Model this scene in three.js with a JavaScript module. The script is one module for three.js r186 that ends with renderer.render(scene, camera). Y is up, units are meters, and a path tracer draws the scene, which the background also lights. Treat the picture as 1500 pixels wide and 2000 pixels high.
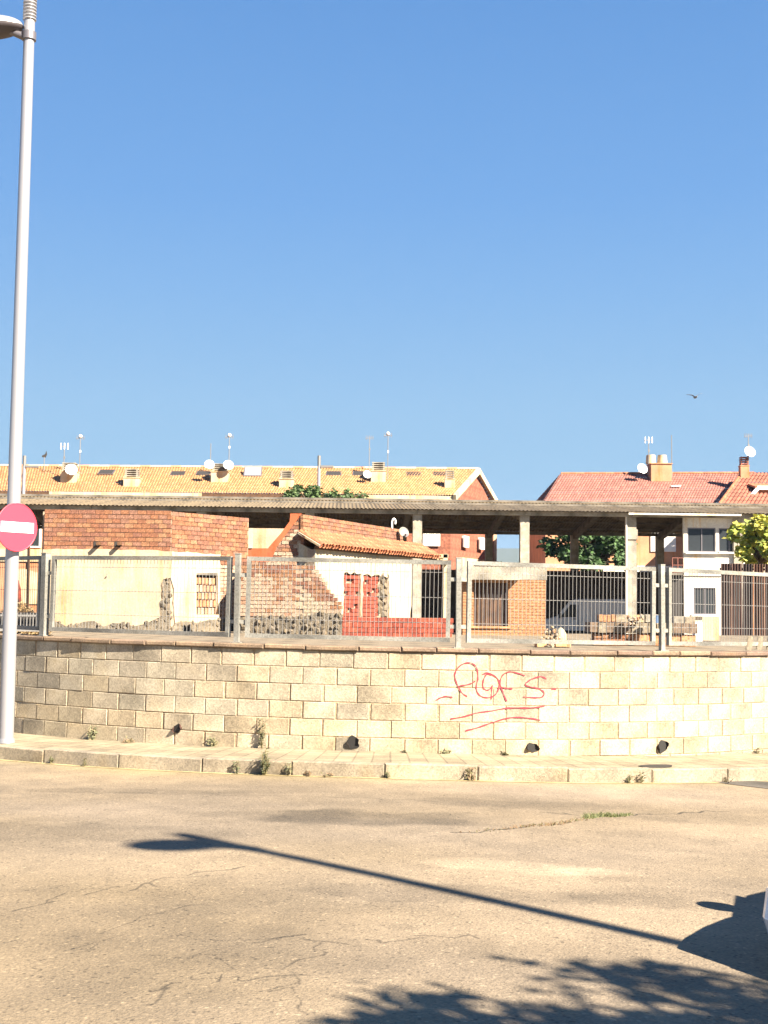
import * as THREE from 'three';
import { mergeGeometries } from 'three/addons/utils/BufferGeometryUtils.js';

// ---------------------------------------------------------------- camera, sky, sun, exposure
const EXPOSURE = 4.4;
const scene = new THREE.Scene();
const camera = new THREE.PerspectiveCamera(43.6, 0.75, 0.1, 12000);
camera.position.set(0, 1.8, 0);
camera.rotation.order = 'YXZ';
camera.rotation.set(0.0755, 0, 0.0105);
camera.updateMatrixWorld(true);

const SUN_EL = THREE.MathUtils.degToRad(37);
const SUN_H = new THREE.Vector2(0.74, 0.67).normalize();          // towards the sun: right of and behind the viewer
const sunDir = new THREE.Vector3(SUN_H.x * Math.cos(SUN_EL), Math.sin(SUN_EL), SUN_H.y * Math.cos(SUN_EL));
const sun = new THREE.DirectionalLight(new THREE.Color().setRGB(1.0, 0.87, 0.70), 5);
sun.position.copy(sunDir).multiplyScalar(150).add(new THREE.Vector3(0, 0, -50));
sun.target.position.set(0, 0, -50);
sun.castShadow = true;
sun.shadow.mapSize.set(4096, 4096);
Object.assign(sun.shadow.camera, { left: -90, right: 90, top: 90, bottom: -90, near: 1, far: 400 });
scene.add(sun, sun.target);

{ // clear summer sky, paler towards the horizon
  const W = 64, H = 512, data = new Float32Array(W * H * 4);
  const stops = [[-90, .34, .36, .36], [-2, .30, .50, .72], [0, .31, .53, .75], [6, .30, .54, .78], [9, .30, .537, .81], [14, .226, .462, .817], [18, .177, .404, .80], [26, .13, .33, .72], [40, .10, .27, .64], [60, .085, .225, .55], [90, .06, .18, .48]];
  for (let j = 0; j < H; j++) {
    const el = ((j + .5) / H - .5) * 180;
    let k = 0; while (k < stops.length - 2 && el > stops[k + 1][0]) k++;
    const a = stops[k], b = stops[k + 1], t = Math.min(1, Math.max(0, (el - a[0]) / (b[0] - a[0])));
    for (let i = 0; i < W; i++) {
      const o = (j * W + i) * 4;
      for (let c = 0; c < 3; c++) data[o + c] = (a[c + 1] + (b[c + 1] - a[c + 1]) * t) / EXPOSURE;
      data[o + 3] = 1;
    }
  }
  const sky = new THREE.DataTexture(data, W, H, THREE.RGBAFormat, THREE.FloatType);
  sky.mapping = THREE.EquirectangularReflectionMapping;
  sky.magFilter = sky.minFilter = THREE.LinearFilter;
  sky.wrapS = THREE.RepeatWrapping;
  sky.needsUpdate = true;
  scene.background = sky;
  scene.environment = sky;
}
const renderer = new THREE.WebGLRenderer({ antialias: true });
renderer.toneMapping = THREE.LinearToneMapping;
renderer.toneMappingExposure = EXPOSURE;
renderer.shadowMap.enabled = true;

scene.fog = new THREE.FogExp2(new THREE.Color().setRGB(.5, .66, .9), .00008);   // summer haze that turns the far hills blue

// ---------------------------------------------------------------- helpers
let seed = 7;
const rnd = () => { seed = (seed * 1664525 + 1013904223) >>> 0; return seed / 4294967296; };
const rr = (a, b) => a + (b - a) * rnd();
const V = (x, y, z) => new THREE.Vector3(x, y, z);
// survey: a sight line (in units of the 1500 x 2000 picture) to metres at its own distance d, or on a plane
const FOC = 2500;
function ray(u, v) { return V((u - 750) / FOC, (1000 - v) / FOC, -1).applyQuaternion(camera.quaternion); }
function at(u, v, d) { const r = ray(u, v); return r.multiplyScalar(d / -r.z).add(camera.position); }
function gy(x) { const X = Math.max(-12, Math.min(12, x)); return -0.016 * (X + Math.sqrt(X * X + 1) - 1); }   // the street falls gently to the right
function onGround(u, v, lift = 0) { const r = ray(u, v); let t = 5; for (let i = 0; i < 30; i++) t = (gy(r.x * t) + lift - 1.8) / r.y; return V(r.x * t, 1.8 + r.y * t, r.z * t); }

const used = {};
const numbered = n => { used[n] = (used[n] ?? -1) + 1; return used[n] ? `${n}_${String(used[n]).padStart(3, '0')}` : n; };
function tag(o, label, category, group, kind) { o.userData.label = label; if (category) o.userData.category = category; if (group) o.userData.group = group; if (kind) o.userData.kind = kind; return o; }
function thing(name, label, category, pos = [0, 0, 0], turn = 0, group) {
  const g = new THREE.Group(); g.name = numbered(name); g.position.set(...pos); g.rotation.y = turn; scene.add(g);
  return tag(g, label, category, group);
}
function part(parent, name, geo, m, pos, rot) {
  const o = new THREE.Mesh(geo, m); o.name = name; o.castShadow = o.receiveShadow = true;
  if (pos) o.position.set(...pos); if (rot) o.rotation.set(...rot);
  parent.add(o); return o;
}
function sub(parent, name, pos = [0, 0, 0], turn = 0) { const g = new THREE.Group(); g.name = name; g.position.set(...pos); g.rotation.y = turn; parent.add(g); return g; }
function struct(name, geo, m, label) { const o = part(scene, numbered(name), geo, m); tag(o, label, undefined, undefined, 'structure'); return o; }
function place(o, p, turn) { o.position.copy(p); if (turn !== undefined) o.rotation.y = turn; return o; }
function boxM(w, h, d, uvo = 0) {   // box with uv in metres
  const g = new THREE.BoxGeometry(w, h, d), uv = g.attributes.uv, dims = [[d, h], [d, h], [w, d], [w, d], [w, h], [w, h]];
  for (let f = 0; f < 6; f++) for (let k = 0; k < 4; k++) { const i = f * 4 + k; uv.setXY(i, uv.getX(i) * dims[f][0] + uvo, uv.getY(i) * dims[f][1] + uvo * .7); }
  return g;
}
function bar(a, b, r, n = 6, r2 = r) {   // a round bar between two points
  const d = new THREE.Vector3().subVectors(b, a), L = d.length();
  const g = new THREE.CylinderGeometry(r2, r, L, n, 1); g.translate(0, L / 2, 0);
  g.applyQuaternion(new THREE.Quaternion().setFromUnitVectors(V(0, 1, 0), d.normalize())); g.translate(a.x, a.y, a.z); return g;
}
function chamferBox(w, h, d, c, u0 = 0, v0 = 0) {   // chamfered front edges, base at back; centred in x, y; front at z = 0
  const p = [], uv = [];
  const quad = (a, b, cc, dd) => { for (const q of [a, b, cc, a, cc, dd]) { p.push(...q); uv.push(u0 + q[0] + q[2] * .3, v0 + q[1] + q[2] * .3); } };
  const x = w / 2, y = h / 2;
  const F = [[-x + c, -y + c, 0], [x - c, -y + c, 0], [x - c, y - c, 0], [-x + c, y - c, 0]], M = [[-x, -y, -c], [x, -y, -c], [x, y, -c], [-x, y, -c]], B = [[-x, -y, -d], [x, -y, -d], [x, y, -d], [-x, y, -d]];
  quad(...F); for (let i = 0; i < 4; i++) { const j = (i + 1) % 4; quad(M[i], M[j], F[j], F[i]); quad(B[i], B[j], M[j], M[i]); }
  quad(B[1], B[0], B[3], B[2]);
  const g = new THREE.BufferGeometry(); g.setAttribute('position', new THREE.Float32BufferAttribute(p, 3)); g.setAttribute('uv', new THREE.Float32BufferAttribute(uv, 2)); g.computeVertexNormals(); return g;
}
const inPoly = (x, y, P) => { let c = false; for (let i = 0, j = P.length - 1; i < P.length; j = i++) if ((P[i][1] > y) !== (P[j][1] > y) && x < (P[j][0] - P[i][0]) * (y - P[i][1]) / (P[j][1] - P[i][1]) + P[i][0]) c = !c; return c; };
function roughPoly(P, amp, step, keep = []) {   // break the edges of an outline unevenly
  const out = [];
  P.forEach((a, i) => { const b = P[(i + 1) % P.length], L = Math.hypot(b[0] - a[0], b[1] - a[1]), n = keep.includes(i) ? 1 : Math.max(1, Math.round(L / step));
    for (let k = 0; k < n; k++) { const t = k / n, j = k ? amp : amp * .3; out.push([a[0] + (b[0] - a[0]) * t + (n > 1 ? rr(-j, j) : 0), a[1] + (b[1] - a[1]) * t + (n > 1 ? rr(-j, j) : 0)]); } });
  return out;
}
function slab(P, depth, z0 = 0, holes = []) {   // outline in the wall's plane, given thickness; front at z0
  const s = new THREE.Shape(P.map(q => new THREE.Vector2(...q)));
  for (const h of holes) s.holes.push(new THREE.Path(h.map(q => new THREE.Vector2(...q))));
  const g = new THREE.ExtrudeGeometry(s, { depth, bevelEnabled: false }); g.translate(0, 0, z0 - depth); return g;
}

// ---------------------------------------------------------------- textures and materials
function hash(x, y, s) { let h = (x * 374761393 + y * 668265263 + s * 974711) | 0; h = Math.imul(h ^ (h >>> 13), 1274126177); return ((h ^ (h >>> 16)) >>> 0) / 4294967296; }
function vnoise(x, y, per, s) {
  const xi = Math.floor(x), yi = Math.floor(y), fx = x - xi, fy = y - yi, m = k => ((k % per) + per) % per;
  const a = fx * fx * (3 - 2 * fx), b = fy * fy * (3 - 2 * fy);
  const h = (i, j) => hash(m(xi + i), m(yi + j), s);
  return (h(0, 0) * (1 - a) + h(1, 0) * a) * (1 - b) + (h(0, 1) * (1 - a) + h(1, 1) * a) * b;
}
function fbm(x, y, per, oct, s) { let v = 0, a = .5, t = 0; for (let o = 0; o < oct; o++) { v += a * vnoise(x, y, per, s + o); t += a; x *= 2; y *= 2; per *= 2; a *= .5; } return v / t; }
function makeTex(n, fn, srgb, rx = 1, ry = 1) {
  const d = new Uint8Array(n * n * 4);
  for (let j = 0; j < n; j++) for (let i = 0; i < n; i++) { const c = fn(i / n, j / n), o = (j * n + i) * 4; d[o] = c[0]; d[o + 1] = c[1]; d[o + 2] = c[2]; d[o + 3] = 255; }
  const t = new THREE.DataTexture(d, n, n); t.wrapS = t.wrapT = THREE.RepeatWrapping; t.magFilter = THREE.LinearFilter; t.minFilter = THREE.LinearMipmapLinearFilter; t.generateMipmaps = true;
  if (srgb) t.colorSpace = THREE.SRGBColorSpace; t.repeat.set(rx, ry); t.needsUpdate = true; return t;
}
const g3 = v => { const c = Math.max(0, Math.min(255, v * 255)); return [c, c, c]; };
const grain = makeTex(512, (u, v) => g3(.5 + (fbm(u * 64, v * 64, 64, 3, 5) - .5) * 1.4), false, 1, 1);
const grainFine = grain.clone(); grainFine.repeat.set(3, 3); grainFine.needsUpdate = true;
// concrete: cloudy, pitted, with pale and dark specks
const mottle = makeTex(1024, (u, v) => {
  let t = .84 + (fbm(u * 5, v * 5, 5, 5, 11) - .5) * .5 + (fbm(u * 120, v * 120, 120, 2, 3) - .5) * .26;
  const p = vnoise(u * 160, v * 160, 160, 9); if (p > .93) t -= .22;
  const w = fbm(u * 7 + 3, v * 7, 7, 4, 31);
  return [Math.min(255, t * 250), Math.min(255, t * 247 - Math.max(0, w - .5) * 14), Math.min(255, t * 241 - Math.max(0, w - .5) * 40)];
}, true, .55, .55);
// lime plaster: faint trowel clouds and rust-coloured runs
const plasterTex = makeTex(1024, (u, v) => {
  let t = .9 + (fbm(u * 4, v * 4, 4, 5, 21) - .5) * .3 + (fbm(u * 90, v * 90, 90, 2, 2) - .5) * .12;
  const run = Math.max(0, fbm(u * 22, v * 2, 22, 3, 41) - .56) * 1.5;
  return [Math.min(255, t * 252), Math.min(255, (t - run * .18) * 248), Math.min(255, (t - run * .42) * 238)];
}, true, .25, .25);
const brickTex = makeTex(512, (u, v) => { const t = .84 + (fbm(u * 6, v * 6, 6, 4, 51) - .5) * .55 + (fbm(u * 60, v * 60, 60, 2, 52) - .5) * .3; return [t * 250, t * 246, t * 240].map(c => Math.min(255, Math.max(0, c))); }, true, 1, 1);

const col = (r, g, b) => new THREE.Color().setRGB(r, g, b);
const std = (c, rough = .9, o = {}) => new THREE.MeshStandardMaterial({ color: Array.isArray(c) ? col(...c) : c, roughness: rough, side: THREE.DoubleSide, ...o });
const family = (list, rough, o) => list.map(c => std(c, rough, o));
const pick = a => a[Math.floor(rnd() * a.length) % a.length];

const M = {};
M.block = family([[.50, .44, .335], [.52, .46, .355], [.47, .42, .33], [.49, .425, .31], [.51, .44, .32], [.46, .41, .325]], .95, { map: mottle, bumpMap: grainFine, bumpScale: .004 });
M.blockGrey = family([[.50, .455, .36], [.475, .43, .345], [.52, .47, .37]], .95, { map: mottle, bumpMap: grainFine, bumpScale: .004 });
M.blockWarm = family([[.54, .455, .325], [.56, .475, .34], [.53, .46, .35]], .95, { map: mottle, bumpMap: grainFine, bumpScale: .004 });
M.mortar = std([.45, .345, .235], .98, { map: mottle, bumpMap: grain, bumpScale: .006 });
M.coping = family([[.24, .165, .12], [.27, .20, .15], [.21, .15, .12], [.30, .225, .16]], .95, { map: mottle, bumpMap: grainFine, bumpScale: .006 });
M.kerb = family([[.37, .325, .255], [.40, .35, .27], [.35, .305, .235]], .95, { map: mottle, bumpMap: grainFine, bumpScale: .005 });
M.concrete = std([.40, .375, .325], .95, { map: mottle, bumpMap: grain, bumpScale: .006 });
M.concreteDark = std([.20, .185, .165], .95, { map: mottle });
M.plasterCream = std([.50, .435, .335], .95, { map: plasterTex, bumpMap: grain, bumpScale: .004 });
M.plasterWhite = std([.54, .50, .405], .95, { map: plasterTex, bumpMap: grain, bumpScale: .004 });
M.white = std([.80, .79, .76], .7);
M.whitePaint = std([.80, .79, .77], .85, { map: plasterTex });
M.brickOld = family([[.36, .16, .092], [.40, .185, .10], [.44, .225, .125], [.33, .155, .105], [.38, .20, .14], [.47, .26, .15]], .95, { map: brickTex, bumpMap: grain, bumpScale: .006 });
M.brickPale = family([[.63, .48, .36], [.66, .52, .40], [.61, .44, .32], [.64, .49, .37], [.56, .34, .23]], .95, { map: brickTex, bumpMap: grain, bumpScale: .006 });
M.brickRed = family([[.40, .085, .05], [.36, .075, .045], [.44, .105, .06], [.31, .065, .04]], .9, { map: brickTex, bumpMap: grain, bumpScale: .004 });
M.brickOrange = family([[.58, .315, .165], [.61, .335, .178], [.565, .30, .155], [.59, .31, .16]], .92, { map: brickTex, bumpMap: grain, bumpScale: .004 });
M.brickLime = family([[.62, .53, .40], [.66, .57, .44], [.60, .49, .36]], .95, { map: brickTex, bumpMap: grain, bumpScale: .006 });
M.joint = std([.42, .33, .25], .98, { map: mottle });
M.jointOrange = std([.46, .27, .15], .98, { map: mottle });
M.stone = family([[.20, .175, .14], [.24, .205, .16], [.17, .155, .13], [.27, .225, .17], [.22, .185, .135]], .97, { map: mottle, bumpMap: grain, bumpScale: .01 });
M.rubbleBed = std([.25, .22, .175], .98, { map: mottle, bumpMap: grain, bumpScale: .02 });
M.orangeRender = std([.44, .115, .05], .93, { map: plasterTex });
M.tile = family([[.50, .20, .10], [.46, .175, .085], [.54, .235, .125], [.43, .16, .085]], .9, { map: brickTex });
M.galv = std([.29, .295, .28], .6, { metalness: .3, map: mottle });
M.wire = std([.25, .245, .235], .6, { metalness: .2 });
M.steel = std([.36, .36, .375], .4, { metalness: .45 });
M.steelDark = std([.16, .15, .165], .5, { metalness: .5 });
M.black = std([.012, .011, .010], .7);
M.dark = std([.03, .027, .025], .8);
M.glass = new THREE.MeshPhysicalMaterial({ color: col(.03, .035, .04), roughness: .12, metalness: 0, specularIntensity: .6, side: THREE.DoubleSide });
M.roofSheet = family([[.20, .157, .10], [.21, .165, .105], [.19, .15, .097], [.20, .152, .094]], .95, { map: mottle, bumpMap: grain, bumpScale: .004 });
M.farBrick = std([.36, .135, .085], .95, { map: brickTex });
M.peach = std([.58, .305, .19], .95, { map: plasterTex });
M.cream = std([.62, .54, .40], .9, { map: plasterTex });
M.rust = family([[.075, .045, .04], [.09, .05, .042], [.06, .042, .042], [.12, .06, .04]], .9, { map: brickTex });
M.wood = std([.13, .065, .03], .8, { map: brickTex });
M.mast = std([.22, .21, .20], .6, { metalness: .5 });
M.vcol = std([1, 1, 1], .92, { vertexColors: true });
M.leaf = new THREE.MeshPhysicalMaterial({ color: col(1, 1, 1), vertexColors: true, roughness: .75, transmission: .25, thickness: 0, side: THREE.DoubleSide });
M.bark = std([.12, .095, .07], .95, { map: brickTex });
M.red = std([.66, .042, .075], .42);
M.paintWhite = std([.78, .78, .78], .4);
M.graffiti = std([.30, .03, .05], .85);
M.vanBody = new THREE.MeshPhysicalMaterial({ color: col(.62, .64, .66), roughness: .35, clearcoat: .5, clearcoatRoughness: .2, side: THREE.DoubleSide });
M.carBody = new THREE.MeshPhysicalMaterial({ color: col(.70, .71, .73), roughness: .35, metalness: .1, clearcoat: 1, clearcoatRoughness: .05, side: THREE.DoubleSide });
M.rubber = std([.02, .02, .02], .9);

// ---------------------------------------------------------------- wall geometry shared by road, pavement, wall and fence: the corner is rounded
const CX = 0.1, CD = 23.1, RW = 8;                                  // centre of the bend and radius of the wall's face
const arc = (th, r, y = 0) => V(CX + r * Math.sin(th), y, -(CD - r * Math.cos(th)));
function thetaOf(u, r = RW) { let lo = -1.2, hi = 1.2; for (let i = 0; i < 50; i++) { const m = (lo + hi) / 2, p = arc(m, r, 1.3); const q = p.clone().sub(camera.position); q.applyQuaternion(camera.quaternion.clone().invert()); (750 + FOC * q.x / -q.z < u) ? lo = m : hi = m; } return (lo + hi) / 2; }
function onArc(u, v, r) { const R = ray(u, v); let a = 5, b = 22; const f = t => Math.hypot(R.x * t - CX, -R.z * t - CD) - r; for (let t = 5; t < 22; t += .25) if (f(t) < 0) { b = t; a = t - .25; break; } for (let i = 0; i < 40; i++) { const m = (a + b) / 2; f(m) > 0 ? a = m : b = m; } return R.clone().multiplyScalar(a).add(camera.position); }
const wallTop = x => 1.297 - .0115 * x;
const TH = 0.98;

// ---------------------------------------------------------------- ground, road, pavement, yard, hills
{
  const g = new THREE.PlaneGeometry(12000, 12000, 1, 1); g.rotateX(-Math.PI / 2); g.translate(0, -.7, -4000);
  struct('ground', g, std([.16, .14, .09], 1), 'dry open land reaching to the foot of the hills');
}
{ // old pale asphalt: unique 16 m sheet of texture with cracks, patched places and worn bands
  const N = 2048, S = 16, d = new Uint8Array(N * N * 4), dark = new Float32Array(N * N);
  const px = (X, D) => [((X + 8) / S) * N, ((D - 1) / S) * N];
  const crack = (pts, w, s, jag) => {
    const P = pts.map(([u, v]) => { const p = onGround(u, v); return px(p.x, -p.z); });
    for (let k = 0; k < P.length - 1; k++) { const [x0, y0] = P[k], [x1, y1] = P[k + 1], L = Math.hypot(x1 - x0, y1 - y0), n = Math.ceil(L);
      for (let i = 0; i <= n; i++) { const t = i / n, x = x0 + (x1 - x0) * t + (vnoise((x0 + i) * .06, k, 4096, 77) - .5) * jag, y = y0 + (y1 - y0) * t + (vnoise((x0 + i) * .06, k + 9, 4096, 78) - .5) * jag;
        const ww = w * (.4 + vnoise((x0 + i) * .03, 3, 4096, 79)); for (let a = -3; a <= 3; a++) for (let b = -3; b <= 3; b++) { const xi = Math.round(x + a), yi = Math.round(y + b); if (xi < 0 || yi < 0 || xi >= N || yi >= N) continue; const q = s * Math.max(0, 1 - Math.hypot(a, b) / ww); const o = yi * N + xi; if (q > dark[o]) dark[o] = q; } } }
  };
  crack([[0, 1776], [96, 1760], [155, 1747], [235, 1736], [309, 1725], [384, 1709], [469, 1691]], 2.2, .30, 26);
  crack([[430, 1832], [520, 1835], [610, 1830], [700, 1838], [800, 1834], [930, 1828]], 1.6, .28, 22);
  crack([[250, 1960], [320, 1935], [390, 1922], [412, 1908], [405, 1880], [420, 1868]], 1.5, .30, 30);
  crack([[380, 1908], [470, 1905], [620, 1912]], 1.4, .25, 22);
  crack([[886, 1627], [930, 1626], [981, 1620], [1037, 1613], [1087, 1610], [1118, 1604], [1143, 1599], [1168, 1594], [1199, 1595], [1230, 1591], [1272, 1591], [1420, 1584]], 2.4, .45, 14);
  crack([[1056, 1587], [1098, 1589], [1132, 1592]], 2.4, .45, 10);
  crack([[80, 1545], [240, 1549], [420, 1552], [620, 1556], [860, 1566]], 1.6, .2, 16);
  crack([[560, 1990], [585, 1900], [640, 1850], [660, 1830]], 1.3, .24, 34);
  crack([[60, 1900], [150, 1850], [280, 1800], [380, 1770]], 1.2, .22, 34);
  const blot = [];   // patched and worn places: picture position, size across and deep (m), shade
  for (const [u, v, a, b, s] of [[760, 1598, 1.3, .5, -.15], [480, 1592, 1.2, .4, -.09], [1000, 1570, 1.4, .3, -.07], [1150, 1702, .34, .16, .07], [1080, 1706, .22, .10, .07], [1300, 1668, .42, .17, .06], [1000, 1690, .7, .2, .08], [120, 1625, 1.4, .5, -.08], [900, 1745, 1.3, .25, -.08], [1250, 1750, .6, .3, -.05], [400, 1850, 1.2, .6, -.04], [780, 1812, .13, .1, -.07], [250, 1545, 1.3, .2, -.06], [1420, 1600, 1.2, .3, -.05]]) { const p = onGround(u, v); blot.push([p.x, -p.z, a, b, s]); }
  for (let j = 0; j < N; j++) for (let i = 0; i < N; i++) {
    const U = i / N, W = j / N, X = U * S - 8, D = W * S + 1, o = j * N + i;
    let t = .78 + (fbm(U * 7, W * 14, 7, 4, 61) - .5) * .24 + (fbm(U * 60, W * 60, 60, 3, 62) - .5) * .14;
    const sp = hash(i >> 1, j >> 1, 63), sp2 = hash(i, j, 64); t += (sp - .5) * .10 + (sp2 - .5) * .09;
    if (sp > .985) t += .12; if (sp < .02) t -= .16;
    const wob = (fbm(U * 24, W * 24, 24, 3, 65) - .5) * 1.5;
    for (const [bx, bd, a, b, s] of blot) { const q = Math.hypot((X - bx) / a, (D - bd) / b) + wob; if (q < 1) t += s * Math.min(1, (1 - q) * 3); }
    t -= dark[o];
    const kd = Math.hypot(X - CX, D - CD) - 9.27; // sand and dust swept against the kerb
    const sand = kd < .55 && kd > 0 ? Math.max(0, 1 - kd / .55 + wob * .35) : 0;
    t += sand * .11;
    const warm = fbm(U * 5, W * 10, 5, 3, 66) - .5;
    d[o * 4] = Math.max(0, Math.min(255, t * (250 + warm * 10))); d[o * 4 + 1] = Math.max(0, Math.min(255, t * 238)); d[o * 4 + 2] = Math.max(0, Math.min(255, t * (219 - warm * 30 - sand * 16))); d[o * 4 + 3] = 255;
  }
  const map = new THREE.DataTexture(d, N, N); map.wrapS = map.wrapT = THREE.MirroredRepeatWrapping; map.magFilter = THREE.LinearFilter; map.minFilter = THREE.LinearMipmapLinearFilter; map.generateMipmaps = true; map.colorSpace = THREE.SRGBColorSpace; map.needsUpdate = true;
  const nx = 120, nz = 30, g = new THREE.PlaneGeometry(60, 60, nx, nz); g.rotateX(-Math.PI / 2); g.translate(0, 0, 4);
  const P = g.attributes.position, uv = g.attributes.uv;
  for (let i = 0; i < P.count; i++) { const x = P.getX(i), z = P.getZ(i); P.setY(i, gy(x)); uv.setXY(i, (x + 8) / S, (-z - 1) / S); }
  g.computeVertexNormals();
  const bump = grain.clone(); bump.repeat.set(24, 24); bump.needsUpdate = true;
  struct('road', g, std([.36, .315, .25], .96, { map, bumpMap: bump, bumpScale: .0035 }), 'pale worn asphalt road with cracks and patches');
}
function ring(r0, r1, y0, y1, n = 120) {   // strip between two radii following the street's fall; uv in metres
  const p = [], uv = [], idx = [];
  for (let i = 0; i <= n; i++) { const th = -TH + 2 * TH * i / n; for (const [r, y] of [[r0, y0], [r1, y1]]) { const q = arc(th, r); p.push(q.x, gy(q.x) + y, q.z); uv.push(th * 8.6, r); } if (i < n) { const a = i * 2; idx.push(a, a + 1, a + 3, a, a + 3, a + 2); } }
  const g = new THREE.BufferGeometry(); g.setAttribute('position', new THREE.Float32BufferAttribute(p, 3)); g.setAttribute('uv', new THREE.Float32BufferAttribute(uv, 2)); g.setIndex(idx); g.computeVertexNormals(); return g;
}
{
  const paveTex = makeTex(1024, (u, v) => {   // small worn cement tiles, five to the metre
    const fx = (u * 10) % 1, fy = (v * 10) % 1, gx = Math.min(fx, 1 - fx), gyy = Math.min(fy, 1 - fy);
    let t = .86 + (hash(Math.floor(u * 10), Math.floor(v * 10), 5) - .5) * .1 + (fbm(u * 6, v * 6, 6, 4, 71) - .5) * .28 + (fbm(u * 100, v * 100, 100, 2, 72) - .5) * .14;
    if (Math.min(gx, gyy) < .05) t -= .16;
    return [Math.min(255, t * 250), Math.min(255, t * 241), Math.min(255, t * 222)];
  }, true, .5, .5);
  struct('pavement', ring(RW - .05, 9.13, .14, .135), std([.40, .36, .285], .95, { map: paveTex, bumpMap: grainFine, bumpScale: .004 }), 'narrow pale tiled pavement between kerb and block wall');
  const kb = struct('kerb', ring(9.13, 9.22, .02, .02), M.mortar, 'rounded row of pale concrete kerb stones');
  const geos = [0, 1, 2].map(k => { const g = chamferBox(.99, .24, .115, .010, k * .37, k * .21); return g; });
  let th = -TH, k = 0;
  while (th < TH - .05) { const L = 1 / 9.25, m = th + L / 2, p = arc(m, 9.25); const o = part(kb, 'kerb_stone', geos[k % 3], M.kerb[(k * 2 + (k >> 1)) % 3], [p.x, gy(p.x) + .03 + rr(-.004, .004), p.z], [0, m, -.016]); o.rotation.order = 'YXZ'; th += L; k++; }
  // remains of a pale yellow line in the gutter
  struct('gutter_line', ring(9.275, 9.345, .004, .004), std([.50, .42, .22], .95, { map: mottle }), 'faded yellow line along the foot of the kerb');
}
{ // yard behind the retaining wall
  const P = []; for (let i = 0; i <= 60; i++) { const q = arc(-TH + 2 * TH * i / 60, RW - .1); P.push([q.x, -q.z]); }
  P.push([30, 34], [46, 44], [-46, 44], [-30, 34]);
  const s = new THREE.Shape(P.map(q => new THREE.Vector2(...q))), g = new THREE.ShapeGeometry(s); g.rotateX(-Math.PI / 2); g.translate(0, 1.02, 0);
  const earth = std([.30, .25, .18], .98, { map: mottle, bumpMap: grain, bumpScale: .02 });
  struct('yard_ground', g, earth, 'dusty earth yard behind the block wall');
  const q = new THREE.PlaneGeometry(160, 58, 1, 30); q.rotateX(-Math.PI / 2); q.translate(0, 0, -73); const A = q.attributes.position, U = q.attributes.uv;
  for (let i = 0; i < A.count; i++) { const d = -A.getZ(i), k = Math.min(1, Math.max(0, (d - 44) / 8)); A.setY(i, 1.02 - .97 * k * k * (3 - 2 * k)); U.setXY(i, A.getX(i), d); } q.computeVertexNormals();
  struct('yard_slope', q, earth, 'earth yard falling away towards the shed');
}
{ // far hills
  const n = 160, p = [], idx = [];
  for (let i = 0; i <= n; i++) { const x = -4200 + 8400 * i / n, h = 205 + (fbm(i * .09, 3, 4096, 4, 91) - .5) * 26; for (const [y, z] of [[-5, -3400], [h * .55, -3750], [h, -4200], [h * .9, -4700]]) p.push(x, y, z); if (i < n) for (let k = 0; k < 3; k++) { const a = i * 4 + k; idx.push(a, a + 4, a + 5, a, a + 5, a + 1); } }
  const g = new THREE.BufferGeometry(); g.setAttribute('position', new THREE.Float32BufferAttribute(p, 3)); g.setIndex(idx); g.computeVertexNormals();
  struct('hills', g, std([.045, .06, .035], 1), 'distant blue wooded hills behind the houses');
}

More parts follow.
